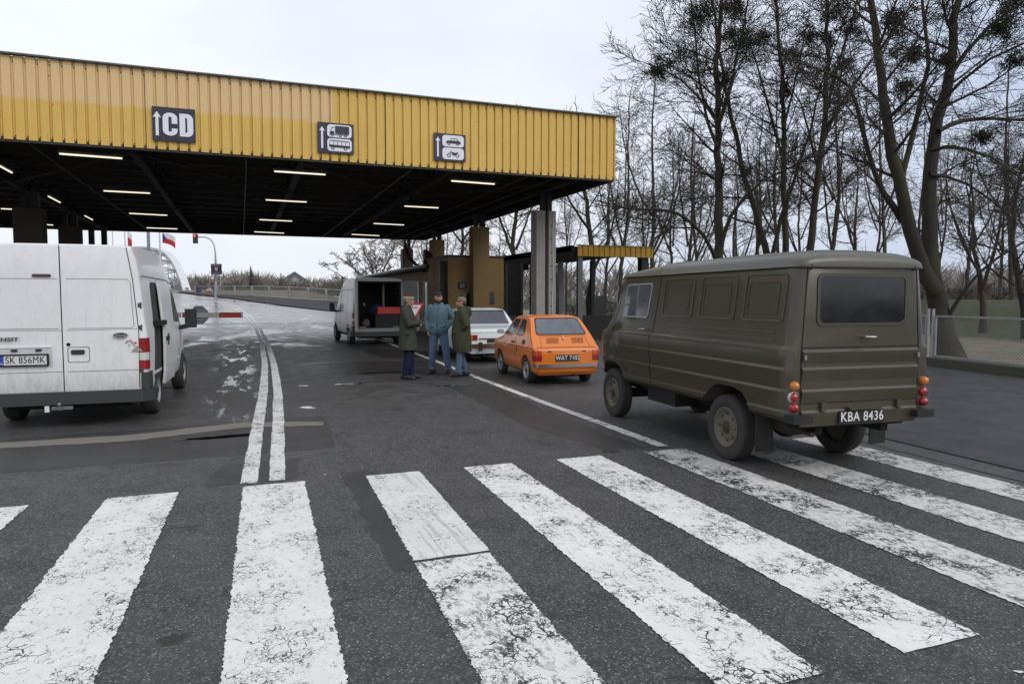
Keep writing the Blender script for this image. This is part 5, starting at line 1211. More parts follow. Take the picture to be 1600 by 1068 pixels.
MB().prism([(.66+.085*cos(2*pi*k/24), 1.205+.034*sin(2*pi*k/24)) for k in range(24)], 'y', -1.0, -.98).build('oval_badge', M('badge_oval_dark', (.05, .055, .06), .3, .5), wv)
MB().ring([(.66+.087*cos(2*pi*k/24), 1.205+.036*sin(2*pi*k/24)) for k in range(24)], [(.66+.078*cos(2*pi*k/24), 1.205+.028*sin(2*pi*k/24)) for k in range(24)], 'y', -1.004, -.98).build('badge_rim', CHROME, wv)
text('Ford', .05, M('badge_script_pale', (.45, .46, .48), .4), wv, (.66, -1.0035, 1.203), 1.2, name='badge_lettering')
MB().prism([(.86-.075-.005, .985), (.86+.06, .985), (.85, 1.06)], 'y', -.99, -.975).build('triangle_sticker', M('grey_sticker', (.30, .29, .26), .6), wv)
MB().prism(circ(.835, 1.10, .012), 'y', -.995, -.975).build('red_dot_sticker', M('sticker_red', (.35, .03, .05), .6), wv)
m = MB(); R = random.Random(5)
for k in range(9): x = .72+.012*k; z = 1.10+R.uniform(-.035, .035); m.obox((x, -.981, z), .012, .004, .03, ry=R.uniform(-1, 1))
for k in range(5): x = .83-.03*k+.02; z = 1.07+R.uniform(-.01, .01)
m.build('peeling_sticker', M('sticker_pink', (.42, .30, .31), .7), wv)
# tow bar
MB().bar((-.04, -.9, .28), (-.04, -1.12, .28), .05).ell((-.04, -1.14, .33), .028, .028, .028, 12, 8).tube([(-.04, -1.14, .28), (-.04, -1.14, .33)], .014, 8).box(-.14, .10, -1.10, -1.06, .255, .30).build('tow_bar', M('tow_bar_metal', (.22, .22, .22), .4, .7), wv)
MB().box(-.22, -.17, -1.09, -1.06, .23, .31).build('tow_socket', WHITE, wv)
# opened sliding door standing off the right side, the shade of its opening painted as a dark decal
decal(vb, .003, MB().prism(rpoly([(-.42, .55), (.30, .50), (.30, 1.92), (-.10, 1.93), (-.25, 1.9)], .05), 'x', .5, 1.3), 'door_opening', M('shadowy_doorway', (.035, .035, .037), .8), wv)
m = MB(); hw_ = interp([(.3, .90), (.42, .945), (.6, .965), (.95, .972), (1.25, .968), (1.32, .955), (1.9, .905), (1.98, .895)])
vs = []; zz = [.42, .6, .95, 1.25, 1.32, 1.6, 1.92]; ys = [-.05, .15, .4, .6, .8, .95]
for off in (.015, .05):
    for z in zz:
        for y in ys: vs.append((hw_(z)+off+.02, y+.2, z))
nz, ny = len(zz), len(ys); fs_ = []
for L in range(2):
    for i in range(nz-1):
        for j in range(ny-1):
            a = L*nz*ny+i*ny+j; fs_.append((a, a+1, a+ny+1, a+ny))
def ed(i, j): return i*ny+j
bd = [ed(0, j) for j in range(ny)]+[ed(i, ny-1) for i in range(1, nz)]+[ed(nz-1, j) for j in range(ny-2, -1, -1)]+[ed(i, 0) for i in range(nz-2, 0, -1)]
for a, b in zip(bd, bd[1:]+bd[:1]): fs_.append((a, b, b+nz*ny, a+nz*ny))
sd = m.add(vs, fs_).build('sliding_door', VW, wv, 35)
MB().box(1.0, 1.075, .20, .34, 1.06, 1.12).build('door_handle', BLKPL, sd); MB().box(.94, 1.06, -.36, .20, 1.30, 1.37).build('slide_arm', SEAM, sd)
MB().box(1.025, 1.045, .38, .50, .98, 1.16).build('handle_cup', BLKPL, sd)

# ---- grey van, rear doors open
VG = paint('pale_grey_van_paint', (.33, .335, .34), .3, dirt=.2, dirtcol=(.2, .19, .17), coat=.4, low=.5)
gv, gb = transit('grey_van', (4.62, 26.45, 0), radians(2.6), 'pale grey panel van with its rear doors open, standing beyond the three men', VG, hollow=True)
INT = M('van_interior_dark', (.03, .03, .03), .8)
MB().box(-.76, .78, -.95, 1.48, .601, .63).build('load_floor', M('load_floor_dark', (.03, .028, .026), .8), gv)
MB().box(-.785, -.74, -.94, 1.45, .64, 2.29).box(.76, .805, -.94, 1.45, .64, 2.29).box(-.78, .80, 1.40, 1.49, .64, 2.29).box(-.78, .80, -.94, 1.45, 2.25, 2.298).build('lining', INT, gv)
def vdoor(hx, s, ang, nm='rear_door'):
    o = MB().prism(rr(0, .5, .83, 2.30, .06), 'y', -.02, .035).build(nm, VG, gv)
    o.location = (hx, -.97, 0); o.rotation_euler = (0, 0, ang)
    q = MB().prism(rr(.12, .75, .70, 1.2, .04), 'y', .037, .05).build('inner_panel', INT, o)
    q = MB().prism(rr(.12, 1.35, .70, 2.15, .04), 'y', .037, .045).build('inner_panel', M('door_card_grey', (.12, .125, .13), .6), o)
    return o
vdoor(.90, 1, radians(-68)); vdoor(-.90, -1, radians(-98))
text('7', .01, WHITE, gv, (0, 0, 1))if False else None
MB().ell((-.45, -.4, 1.45), .06, .06, .08, 10, 6).build('interior_lamp', M('dull_white_plastic', (.2, .2, .19), .6), gv, 60)
def cargo(nm, mb, mat, label, cat, loc): 
    o = mb.build(nm, mat, None); o.location = loc; return tag(o, label, cat)
gx_, gy_ = 4.62, 26.45
rb_ = MB().box(-.42, .42, -.2, .2, 0, .015).box(-.42, .42, -.2, -.19, .015, .24).box(-.42, .42, .19, .2, .015, .24).box(-.42, -.41, -.19, .19, .015, .24).box(.41, .42, -.19, .19, .015, .24)
cargo('red_crate', rb_, M('bright_red_plastic', (.62, .035, .03), .4), 'bright red crate on top of the load in the open grey van', 'crate', (gx_+.40, gy_-.70, 1.12))
bm_ = MB().ell((0, 0, .28), .30, .25, .26, 14, 9); cargo('blue_bag', bm_, M('blue_bag_cloth', (.02, .05, .16), .8), 'dark blue bag beside the red crate inside the grey van', 'bag', (gx_+.08, gy_-.30, .93))
cargo('wooden_plank', MB().box(-.035, .035, -.02, .02, 0, 1.25), M('pale_wood', (.42, .30, .17), .7), 'pale wooden plank standing upright inside the grey van', 'plank', (gx_+.38, gy_+.1, .95))
cargo('cargo_box', MB().box(-.42, .42, -.25, .3, 0, .48), M('dark_box', (.03, .028, .025), .8), 'dark box under the red crate inside the grey van', 'box', (gx_+.33, gy_-.6, .631))
cargo('pale_sack', MB().ell((0, 0, .15), .16, .16, .16, 12, 8), M('pale_sack_cloth', (.12, .115, .10), .8), 'small pale sack on the load floor at the left of the grey van', 'sack', (gx_-.42, gy_-.7, .63))
# ------------------------------------------------------------------ people
def remesh(mb, vox, it=3):
    o = bpy.data.objects.new('r', mb.mesh('r')); COL.objects.link(o)
    m = o.modifiers.new('r', 'REMESH'); m.mode = 'VOXEL'; m.voxel_size = vox
    s = o.modifiers.new('s', 'SMOOTH'); s.factor = 0.5; s.iterations = it
    bpy.context.view_layer.update(); me = evalmesh(o); bpy.data.objects.remove(o); return me
SKIN = M('skin', (.42, .22, .15), .55, var=.08, scale=20)
def cloth_mat(name, col=(.1,.1,.1), sc=9.0, st=.35):
    if name in _MC: return _MC[name]
    t = NT(name); co = t.coord('Object'); n = t.noise(t.mapping(co, (1.6, 1.6, .8)), sc, 5, .6, .5); n2 = t.noise(co, 220, 2)
    t.base(t.mix(n, c4(col, .72), c4(col, 1.2))); t.rough(.95); t.p.inputs['Specular IOR Level'].default_value = .2
    t.bump(t.math('ADD', n, t.math('MULTIPLY', n2, .08)), min(1, st*2.2), .05); _MC[name] = t.m; return t.m
JEAN = cloth_mat('blue_denim', (.11, .16, .245), 14); JEAND = cloth_mat('dark_navy_denim', (.014, .020, .050), 14)
SHOE = M('black_shoe', (.014, .013, .013), .5); DARKKN = cloth_mat('dark_knit', (.012, .012, .016))
def ering(cx, cy, z, rx, ry, n=20, p=2.3):
    return [(cx+rx*(abs(cos(a))**(2/p))*(1 if cos(a) >= 0 else -1), cy+ry*(abs(sin(a))**(2/p))*(1 if sin(a) >= 0 else -1), z) for a in [2*pi*k/n for k in range(n)]]
def head_blob(m, c, yaw=0.0, tilt=0.0):
    R = (Matrix.Rotation(yaw, 3, 'Z') @ Matrix.Rotation(tilt, 3, 'X')); c = Vector(c)
    def P(x, y, z): return c+R @ Vector((x, y, z))
    m.ell(P(0, -.012, .025), .076, .095, .098, 20, 14, R); m.ell(P(0, .018, -.04), .060, .072, .078, 18, 12, R)
    m.ell(P(0, .052, -.088), .032, .034, .028, 12, 8, R)      # chin
    m.ell(P(0, .092, -.022), .014, .024, .018, 10, 8, R); m.tube([P(0, .083, .02), P(0, .103, -.02)], [.010, .013], 8, round_=True)  # nose
    m.ell(P(0, .080, .036), .048, .014, .012, 12, 8, R)      # brow
    m.ell(P(0, .084, -.058), .026, .012, .007, 10, 8, R); m.ell(P(0, .082, -.068), .022, .011, .007, 10, 8, R)   # lips
    for s in (-1, 1):
        m.ell(P(s*.042, .062, -.022), .022, .022, .022, 10, 8, R); m.ell(P(s*.078, -.008, -.008), .010, .020, .031, 10, 8, R)
    m.tube([c+Vector((0, -.015, -.05)), c+Vector((0, -.03, -.20))], [.058, .064], 14, round_=True)
    return P, R
def hand_blob(m, w, d, palm_n, side):
    """w wrist, d direction of the fingers, palm_n palm normal; four fingers of their own length, curled, and a thumb"""
    w = Vector(w); d = Vector(d).normalized(); n = Vector(palm_n).normalized(); s = d.cross(n).normalized()*side
    for k, (o, L) in enumerate(((-.030, .068), (-.010, .078), (.010, .073), (.028, .058))):
        b = w+d*.085+s*o; m.tube([w+d*.01+s*o*.6, b], [.015, .0125], 8, round_=True)
        q1 = b+d*L*.42+n*L*.12; q2 = q1+d*L*.26+n*L*.26; q3 = q2+d*L*.06+n*L*.25
        m.tube([b, q1, q2, q3], [.0098, .0092, .0086, .0075], 8, round_=True)
    b = w+d*.028-s*.030; q1 = b+d*.035-s*.022+n*.010; q2 = q1+d*.030-s*.006+n*.012; m.tube([b, q1, q2], [.0135, .0115, .009], 8, round_=True)
def leg_blob(m, hip, knee, ank, toe, f=1.0):
    m.tube([hip, (Vector(hip)+Vector(knee))/2, knee, (Vector(knee)*.6+Vector(ank)*.4), ank], [.085*f, .072*f, .054*f, .055*f, .038*f], 14, round_=True)
    a = Vector(ank); t_ = Vector(toe); m.tube([(a.x, a.y-.02, .045), ((a.x+t_.x)/2, (a.y+t_.y)/2, .045), (t_.x, t_.y, .035)], [.040, .044, .032], 12, round_=True)
def shoe(ank, toe, parent, mat=SHOE):
    a = Vector(ank); t_ = Vector(toe); d = (Vector((t_.x, t_.y, 0))-Vector((a.x, a.y, 0))).normalized(); h = Vector((a.x, a.y, 0))-d*.07
    m = MB(); m.tube([(h.x, h.y, .055), (a.x, a.y, .06), ((a.x+t_.x)/2, (a.y+t_.y)/2, .052), (t_.x, t_.y, .04)], [.046, .052, .050, .036], 14, round_=True)
    m.tube([(a.x, a.y, .06), (a.x, a.y, .13)], [.052, .05], 14, round_=True)
    s = d.cross(Vector((0, 0, 1)))
    m.add([tuple(h-d*.01+s*.04+Vector((0,0,.002))), tuple(h-d*.01-s*.04+Vector((0,0,.002))), tuple(t_.xy.to_3d()+d*.03-s*.036+Vector((0,0,.002))), tuple(t_.xy.to_3d()+d*.03+s*.036+Vector((0,0,.002)))]+
          [tuple(h-d*.01+s*.042+Vector((0,0,.035))), tuple(h-d*.01-s*.042+Vector((0,0,.035))), tuple(t_.xy.to_3d()+d*.03-s*.036+Vector((0,0,.03))), tuple(t_.xy.to_3d()+d*.03+s*.036+Vector((0,0,.03)))],
          [(0,3,2,1),(4,5,6,7),(0,1,5,4),(1,2,6,5),(2,3,7,6),(3,0,4,7)])
    return link('shoe', remesh(m, .008, 3), mat, parent, 0)
def person(loc, facing_px, label, spec):
    e = empty('person', loc, 0, label, 'person', 'men talking on the road')
    e.rotation_euler = (0, 0, facing_px); e.scale = (spec.get('s', 1),)*3
    body = MB()
    P, R = head_blob(body, spec['head'], spec.get('yaw', 0), spec.get('tilt', 0))
    body.loft([ering(0, 0, .86, .13, .09), ering(0, 0, .98, .145, .10), ering(0, 0, 1.15, .13, .095), ering(0, -.005, 1.30, .145, .10), ering(0, -.01, 1.40, .115, .075), ering(0, -.015, 1.49, .07, .065)])
    for (sh, el, wr, hd, hn, sd) in spec['arms']:
        body.tube([(sh[0]*.80, sh[1], sh[2]-.03), (Vector(sh)+Vector(el))/2, el, wr], [.05, .045, .037, .026], 12, round_=True); hand_blob(body, wr, hd, hn, sd)
    for (hip, kn, an, to) in spec['legs']: leg_blob(body, hip, kn, an, to)
    b = link('body', remesh(body, .0065, 2), SKIN, e, 0)
    # trousers
    m = MB()
    for (hip, kn, an, to) in spec['legs']:
        h, k, a = Vector(hip), Vector(kn), Vector(an)
        m.tube([h, h.lerp(k, .5), k, k.lerp(a, .5), a+Vector((0, 0, .10)), a+Vector((0, 0, .0))], [.108, .096, .078, .075, .070, .066], 16, round_=False)
    m.loft([ering(0, 0, .84, .145, .105), ering(0, 0, .95, .165, .12), ering(0, 0, 1.04, .155, .115)])
    link('trousers', remesh(m, .010, 4), spec['trousers'], e, 0)
    for (hip, kn, an, to) in spec['legs']: shoe(an, to, e)
    # coat
    m = MB(); m.loft([ering(*r) for r in spec['coat']])
    for (sh, el, wr, hd, hn, sd) in spec['arms']:
        sh, el, wr = Vector(sh), Vector(el), Vector(wr); f = spec.get('sleeve', 1.0)
        m.tube([Vector((sh.x*.9, sh.y, sh.z-.005)), sh.lerp(el, .5), el, el.lerp(wr, .5), wr+(wr-el).normalized()*.0], [.085*f, .078*f, .068*f, .060*f, .052*f], 14, round_=True)
    for (c_, a_) in spec.get('folds', []): m.tube(c_, a_, 8, round_=True)
    for q in spec.get('blobs', []): m.ell(*q)
    link('coat' if spec.get('long') else 'jacket', remesh(m, .0115, 3), spec['coatmat'], e, 0)
    # zip line and pocket flaps
    for pts, w in spec.get('trim', []): MB().tube(pts, w, 6, round_=True).build('trim', spec.get('trimmat', SEAM), e, 60)
    for s in (-1, 1):
        q = MB().ell(P(s*.030, .076, .014), .011, .010, .007, 10, 8, R).build('eye', M('eye_white', (.55, .52, .48), .3), e, 60); MB().ell(P(s*.030, .084, .014), .006, .005, .006, 8, 6, R).build('iris', SEAM, q, 60)
        MB().tube([P(s*.015, .090, .032), P(s*.032, .090, .036), P(s*.048, .078, .030)], .0045, 6, round_=True).build('eyebrow', M('dark_hair', (.02, .014, .010), .8), e, 60)
    return e, P, R
def body_legs(l, r): return [l, r]
cr, sr = cos(TH), -sin(TH)
def face(ax, az):   # ax: image right component, az: away component -> rotation of +y onto it
    x = ax*cos(TH)+az*sin(TH); y = -ax*sin(TH)+az*cos(TH); return atan2(-x, y)
HAIR = M('dark_hair', (.02, .014, .010), .8)
# --- man on the left, long green-grey coat
cA = cloth_mat('grey_green_wool', (.052, .056, .043)); 
specA = dict(s=1.0, head=(0, .045, 1.635), yaw=0, tilt=-.05, long=True, trousers=JEAND, coatmat=cA, sleeve=1.08,
    arms=[((.185, -.01, 1.43), (.255, .10, 1.15), (.06, .27, 1.19), (-1, .15, .1), (0, -1, 0), 1), ((-.185, -.01, 1.43), (-.255, .10, 1.14), (-.04, .30, 1.16), (1, .1, .1), (0, -1, 0), -1)],
    legs=[((.085, 0, .92), (.095, .03, .50), (.09, -.03, .09), (.12, .16, .04)), ((-.085, 0, .92), (-.10, .05, .50), (-.10, .06, .09), (-.12, .25, .04))],
    coat=[(0, .01, .62, .26, .195), (0, .01, .80, .245, .185), (0, .005, 1.0, .22, .165), (0, 0, 1.15, .21, .155), (0, 0, 1.32, .215, .15), (0, -.01, 1.43, .20, .125), (0, -.01, 1.49, .13, .10), (0, .0, 1.535, .085, .085), (0, .0, 1.56, .08, .08)],
    folds=[([(0, -.10, 1.50), (.09, -.06, 1.53), (.11, .05, 1.50)], [.035, .035, .025]), ([(0, -.10, 1.50), (-.09, -.06, 1.53), (-.11, .05, 1.50)], [.035, .035, .025]), ([(.27, .02, .98), (.25, .12, .96)], [.02, .02]), ([(-.27, .02, .98), (-.25, .12, .96)], [.02, .02])])
pA = at_h(637, 592); e, P, R = person(pA, face(1.0, -.05), 'man in a long grey-green coat with arms folded and a brown and cream fur-brimmed hat', specA)
MB().loft([[tuple(P(r_*cos(a), -.014+r_*1.2*sin(a), zz)) for a in [2*pi*k/20 for k in range(20)]] for zz, r_ in ((.045, .086), (.085, .090), (.125, .080), (.145, .055), (.152, .015))]).build('hat', cloth_mat('brown_hat', (.10, .035, .022)), e, 60)
MB().loft([[tuple(P(r_*cos(a), -.014+r_*1.18*sin(a), zz)) for a in [2*pi*k/20 for k in range(20)]] for zz, r_ in ((.020, .088), (.028, .100), (.075, .102), (.088, .093))]).build('hat_brim', cloth_mat('cream_fur', (.45, .37, .27), 40, .6), e, 60)
for s in (-1, 1): MB().ell(P(s*.084, -.015, .02), .016, .045, .05, 10, 8, R).build('ear_flap', cloth_mat('cream_fur'), e, 60)
MB().ell(P(0, -.055, -.01), .072, .06, .075, 14, 10, R).build('hair', M('grey_hair', (.12, .11, .10), .8), e, 60)
# --- man in the middle, teal jacket
cB = cloth_mat('teal_jacket_cloth', (.105, .165, .205))
specB = dict(s=1.03, head=(0, .02, 1.645), yaw=.30, tilt=0.0, trousers=JEAN, coatmat=cB, sleeve=.93,
    arms=[((.195, -.01, 1.44), (.275, -.03, 1.16), (.215, .07, .945), (-.1, .15, -1), (-1, 0, 0), 1), ((-.195, -.01, 1.44), (-.31, -.06, 1.17), (-.17, .05, 1.0), (.3, .1, -1), (1, 0, 0), -1)],
    legs=[((.09, 0, .93), (.135, .04, .50), (.155, -.02, .09), (.22, .14, .04)), ((-.09, 0, .93), (-.165, .05, .50), (-.21, .03, .09), (-.29, .19, .04))],
    coat=[(0, 0, .87, .185, .14), (0, 0, .895, .20, .152), (0, .01, .97, .21, .16), (0, 0, 1.12, .205, .155), (0, 0, 1.30, .205, .145), (0, -.01, 1.43, .205, .125), (0, -.01, 1.49, .13, .10), (0, 0, 1.53, .085, .085), (0, 0, 1.545, .08, .08)],
    folds=[([(0, -.09, 1.52), (.08, -.04, 1.535), (.10, .06, 1.48), (.045, .115, 1.44)], [.022, .024, .022, .012]), ([(0, -.09, 1.52), (-.08, -.04, 1.535), (-.10, .06, 1.48), (-.045, .115, 1.44)], [.022, .024, .022, .012]),
           ([(.07, .165, 1.03), (.17, .14, 1.06)], [.014, .014]), ([(-.07, .165, 1.03), (-.17, .14, 1.06)], [.014, .014])],
    trim=[([(0, .171, .90), (0, .178, 1.0), (0, .170, 1.15), (0, .160, 1.30), (0, .135, 1.42)], .004)], trimmat=M('zip_dark_teal', (.02, .04, .055), .6))
pB = at_h(686, 584); e, P, R = person(pB, face(-.10, -1.0), 'bearded man in a teal blue jacket, blue jeans and dark flat cap, facing the camera', specB)
m = MB(); m.ell(P(0, -.005, .082), .092, .108, .042, 18, 10, R); m.ell(P(0, -.03, .098), .086, .088, .040, 18, 10, R); m.ell(P(0, .105, .060), .058, .045, .010, 14, 8, R)
link('flat_cap', remesh(m, .006, 2), cloth_mat('dark_blue_grey_tweed', (.030, .036, .046), 60, .3), e, 0)
m = MB(); m.ell(P(0, .058, -.080), .046, .042, .040, 14, 10, R); m.ell(P(0, .025, -.065), .064, .060, .045, 14, 10, R); m.ell(P(0, .088, -.045), .034, .014, .007, 10, 6, R)
m.build('beard', HAIR, e, 60); MB().ell(P(0, -.045, .0), .078, .068, .085, 14, 10, R).build('hair', HAIR, e, 60)
MB().loft([ering(0, .0, 1.47, .085, .085), ering(0, .0, 1.56, .072, .074), ering(0, 0, 1.575, .06, .062)]).build('roll_neck', DARKKN, e, 50)
# --- man on the right, olive parka
cC = cloth_mat('olive_parka_cloth', (.060, .062, .036))
specC = dict(s=.985, head=(0, .03, 1.62), yaw=.0, tilt=0.0, long=True, trousers=JEAN, coatmat=cC, sleeve=1.15,
    arms=[((.195, -.01, 1.41), (.275, -.10, 1.13), (.15, .06, 1.0), (-.6, .3, -.4), (-1, 0, 0), 1), ((-.195, -.01, 1.41), (-.275, -.10, 1.13), (-.15, .06, 1.0), (.6, .3, -.4), (1, 0, 0), -1)],
    legs=[((.085, 0, .92), (.095, .03, .50), (.10, -.05, .09), (.13, .15, .04)), ((-.085, 0, .92), (-.09, .06, .50), (-.09, .09, .09), (-.10, .29, .04))],
    coat=[(0, .0, .55, .235, .20), (0, .01, .70, .25, .215), (0, .03, .90, .245, .215), (0, .03, 1.08, .24, .205), (0, .015, 1.28, .23, .175), (0, 0, 1.42, .205, .14), (0, 0, 1.48, .14, .11), (0, .01, 1.525, .09, .09), (0, .01, 1.55, .085, .085)],
    blobs=[((0, -.125, 1.44), .13, .075, .085, 14, 10), ((0, -.16, 1.39), .09, .05, .07, 14, 10)],
    folds=[([(.10, .04, 1.51), (.10, -.08, 1.50), (0, -.13, 1.49), (-.10, -.08, 1.50), (-.10, .04, 1.51)], [.03, .038, .04, .038, .03]), ([(.24, .04, 1.02), (.19, .19, .97)], [.022, .022]), ([(-.24, .04, 1.02), (-.19, .19, .97)], [.022, .022])])
pC = at_h(723, 588); e, P, R = person(pC, face(-1.0, -.05), 'stout man in an olive hooded parka and striped knitted cap, hands in his pockets', specC)
t = NT('striped_knit'); z = t.sep(t.coord('Object'))[2]; wv_ = t.math('SINE', t.math('MULTIPLY', z, 150.0))
t.base(t.mix(t.step(wv_, -.3, .3), (.085, .035, .025, 1), (.28, .22, .15, 1))); t.rough(.95)
hc = P(0, -.01, .06); m = MB()
for i, (zz, r_) in enumerate(((-.045, .093), (0, .097), (.03, .095), (.06, .082), (.08, .058), (.092, .02))): pass
m.loft([[tuple(P(r_*cos(a), -.012+r_*1.2*sin(a), .03+zz)) for a in [2*pi*k/20 for k in range(20)]] for zz, r_ in ((-.02, .080), (-.012, .086), (.02, .089), (.05, .083), (.075, .066), (.09, .042), (.096, .012))])
m.build('knitted_cap', t.m, e, 60); MB().ell(P(0, -.055, -.005), .074, .06, .07, 14, 10, R).build('hair', M('brown_hair', (.05, .03, .018), .8), e, 60)
# ------------------------------------------------------------------ trees
def barkmat(name, a, b, moss=0.5):
    t = NT(name); co = t.coord('Object'); n = t.noise(t.mapping(co, (7, 7, 1.5)), 2.0, 4, .7, .5); n2 = t.noise(co, .8, 3)
    c = t.mix(n, c4(a), c4(b)); c = t.mix(t.math('MULTIPLY', t.step(n2, .42, .65), moss), c, (.048, .048, .012, 1)); t.base(c); t.rough(.9); t.bump(n, .8, .03); return t.m
BARK = barkmat('dark_mossy_bark', (.014, .012, .009), (.048, .040, .030)); BARKP = barkmat('brown_bark', (.022, .018, .014), (.055, .045, .036), .3)
TWIG = M('dark_twigs', (.034, .027, .021), .9, var=.3, scale=.5); TWIGF = M('hazed_far_twigs', (.15, .13, .11), .9, var=.3, scale=.3); TWIGB = M('grey_brown_twigs', (.075, .060, .050), .9, var=.3, scale=.3)  # far twigs are paled: distance haze is put into their colour
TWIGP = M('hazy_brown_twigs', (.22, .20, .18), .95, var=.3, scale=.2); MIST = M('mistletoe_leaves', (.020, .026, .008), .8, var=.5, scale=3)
BARKW = barkmat('hazed_wood_bark', (.030, .026, .021), (.075, .065, .052), .35)  # bark of the wood behind, lightened to paint in haze
BARKF = barkmat('hazed_far_bark', (.08, .07, .06), (.15, .13, .11), .2)  # far bark carries painted haze like the far twigs
class Tree:
    def __init__(s, seed, minr=.006, dens=1.0, levels=3, twig_len=1.0): s.R = random.Random(seed); s.T = MB(); s.C = MB(); s.minr = minr; s.dens = dens; s.levels = levels; s.tl = twig_len; s.tips = []
    def tube(s, pts, rad, mb, n):
        base = len(mb.v); m = len(pts); V = mb.v; Fc = mb.f; a = None
        for i in range(m):
            d = (pts[min(i+1, m-1)]-pts[max(i-1, 0)]); d.normalize()
            if a is None: a = d.cross(Vector((0, .3, 1)) if abs(d.z) < .9 else Vector((1, .2, 0)))
            else: a = a-d*a.dot(d)
            a.normalize(); b = d.cross(a); p = pts[i]; r = rad[i]
            for k in range(n):
                t_ = 2*pi*k/n; c, q = cos(t_)*r, sin(t_)*r; V.append((p.x+a.x*c+b.x*q, p.y+a.y*c+b.y*q, p.z+a.z*c+b.z*q))
        for i in range(m-1):
            o = base+i*n
            for k in range(n):
                k2 = (k+1) % n; Fc.append((o+k, o+k2, o+n+k2, o+n+k))
    def stem(s, pts, r0, r1, first=.3, lvl=0, sub=True, n=10, k=1.0, spread=1.0):
        """a big limb with branches off it"""
        R = s.R; P = [Vector(p) for p in pts]; Q = []
        for a, b in zip(P, P[1:]):
            m = max(1, int((b-a).length/.5))
            for i in range(m): Q.append(a.lerp(b, i/m))
        Q.append(P[-1])
        for q in range(2):
            Q = [Q[0]]+[(Q[i-1]+Q[i]*2+Q[i+1])/4 for i in range(1, len(Q)-1)]+[Q[-1]]
        for i in range(1, len(Q)): Q[i] = Q[i]+Vector((R.uniform(-1, 1), R.uniform(-1, 1), 0))*min(.05, .4*r0)
        N = len(Q); rad = [r0+(r1-r0)*(i/(N-1))**.8 for i in range(N)]
        if lvl == 0 and first > 0: rad[0] *= 1.35
        s.tube(Q, rad, s.T, n)
        if not sub: return
        Lt = sum((Q[i+1]-Q[i]).length for i in range(N-1))
        for i in range(N-1):
            f = i/(N-1)
            if f < first: continue
            cnt = s.dens*k*(1.25 if f > .5 else .95)
            c = int(cnt)+(R.random() < cnt-int(cnt))
            for _ in range(c):
                d = (Q[i+1]-Q[i]).normalized(); ang = R.uniform(0, 2*pi); side = Vector((cos(ang), sin(ang), 0)); side = (side-d*side.dot(d)).normalized()
                dr = (d*R.uniform(.35, .9)+side*R.uniform(.6, 1.2)*spread).normalized()
                s.grow(Q[i].lerp(Q[i+1], R.random()), dr, (1.1+2.7*(1-f*.7))*R.uniform(.6, 1.2)*s.tl, min(rad[i]*.45, .055)*R.uniform(.6, 1), 1)
        s.grow(Q[-1], (Q[-1]-Q[-2]).normalized(), 1.6*s.tl, r1, 1)
    def grow(s, p, d, L, r, lvl):
        R = s.R; seg = (.28, .30, .24, .20)[min(lvl, 3)]; n = max(2, int(L/seg)); pts = [p.copy()]; d = d.copy(); cur = p.copy(); st = L/n
        drop = R.uniform(-.02, .10) if lvl == 1 else R.uniform(-.06, .12)
        w = (.10, .10, .16, .22)[min(lvl, 3)]
        for i in range(n):
            d = d+Vector((R.uniform(-w, w), R.uniform(-w, w), R.uniform(-w, w)+drop*.6)); d.normalize(); cur = cur+d*st; pts.append(cur.copy())
        r1 = max(s.minr*.75, r*.22); rad = [max(s.minr*.75, r+(r1-r)*(i/n)) for i in range(n+1)]
        s.tube(pts, rad, s.C if r < .05 else s.T, 3 if r < .03 else 5)
        if lvl == 1: s.tips.append(pts[-2])
        if lvl >= s.levels: return
        sp = (0, .23, .19, .2)[lvl]/s.dens
        cnt = L*.88/sp; c = int(cnt)+(R.random() < cnt-int(cnt))
        for q in range(c):
            f = .12+.88*(q+R.random())/max(1, c); i = min(n-1, int(f*n)); a = pts[i].lerp(pts[i+1], f*n-i if f*n-i < 1 else 1)
            dd = (pts[i+1]-pts[i]).normalized(); ang = R.uniform(0, 2*pi); side = Vector((cos(ang), sin(ang), R.uniform(-.4, .5))); side = side-dd*side.dot(dd)
            if side.length < .05: continue
            side.normalize(); dr = (dd*R.uniform(.5, 1.0)+side*R.uniform(.6, 1.0)).normalized()
            s.grow(a, dr, L*(1-f*.55)*R.uniform(.28, .50) if lvl < 2 else R.uniform(.25, .5)*s.tl, max(s.minr, rad[i]*.5), lvl+1)
    def finish(s, name, label, group=None, loc=None, bark=None, twig=None, mist=()):
        base = Vector(loc); e = empty(name, base, 0, label, 'tree', group)
        for mb, nm, mt in ((s.T, 'trunk', bark or BARK), (s.C, 'crown', twig or TWIG)):
            if not mb.v: continue
            mb.v = [(x-base.x, y-base.y, z-base.z) for x, y, z in mb.v]; mb.build(nm, mt, e, 0, fix=False)
        for i, (c, r) in enumerate(mist):
            R = s.R; m = MB(); c = Vector(c)-base
            r = r*1.15
            subc = [c+Vector((R.gauss(0, .42), R.gauss(0, .42), R.gauss(0, .36)))*r for _ in range(26)]
            for k in range(int(1900*min(1.6, (r/.5)**1.8))):
                u = Vector((R.gauss(0, 1), R.gauss(0, 1), R.gauss(0, 1))).normalized(); q = subc[k % 26]+u*r*.34*R.random()**.5
                t1 = Vector((R.uniform(-1, 1), R.uniform(-1, 1), R.uniform(-1, 1))).normalized(); t2 = u.cross(t1)
                if t2.length < .01: continue
                t2.normalize(); L = R.uniform(.035, .075); W_ = L*.28
                m.add([q, q+t1*L*.5+t2*W_, q+t1*L, q+t1*L*.5-t2*W_], [(0, 1, 2, 3)])
            for q in subc: m.bar(c, q, .012)
            m.build('mistletoe', MIST, e, None, fix=False)
        return e
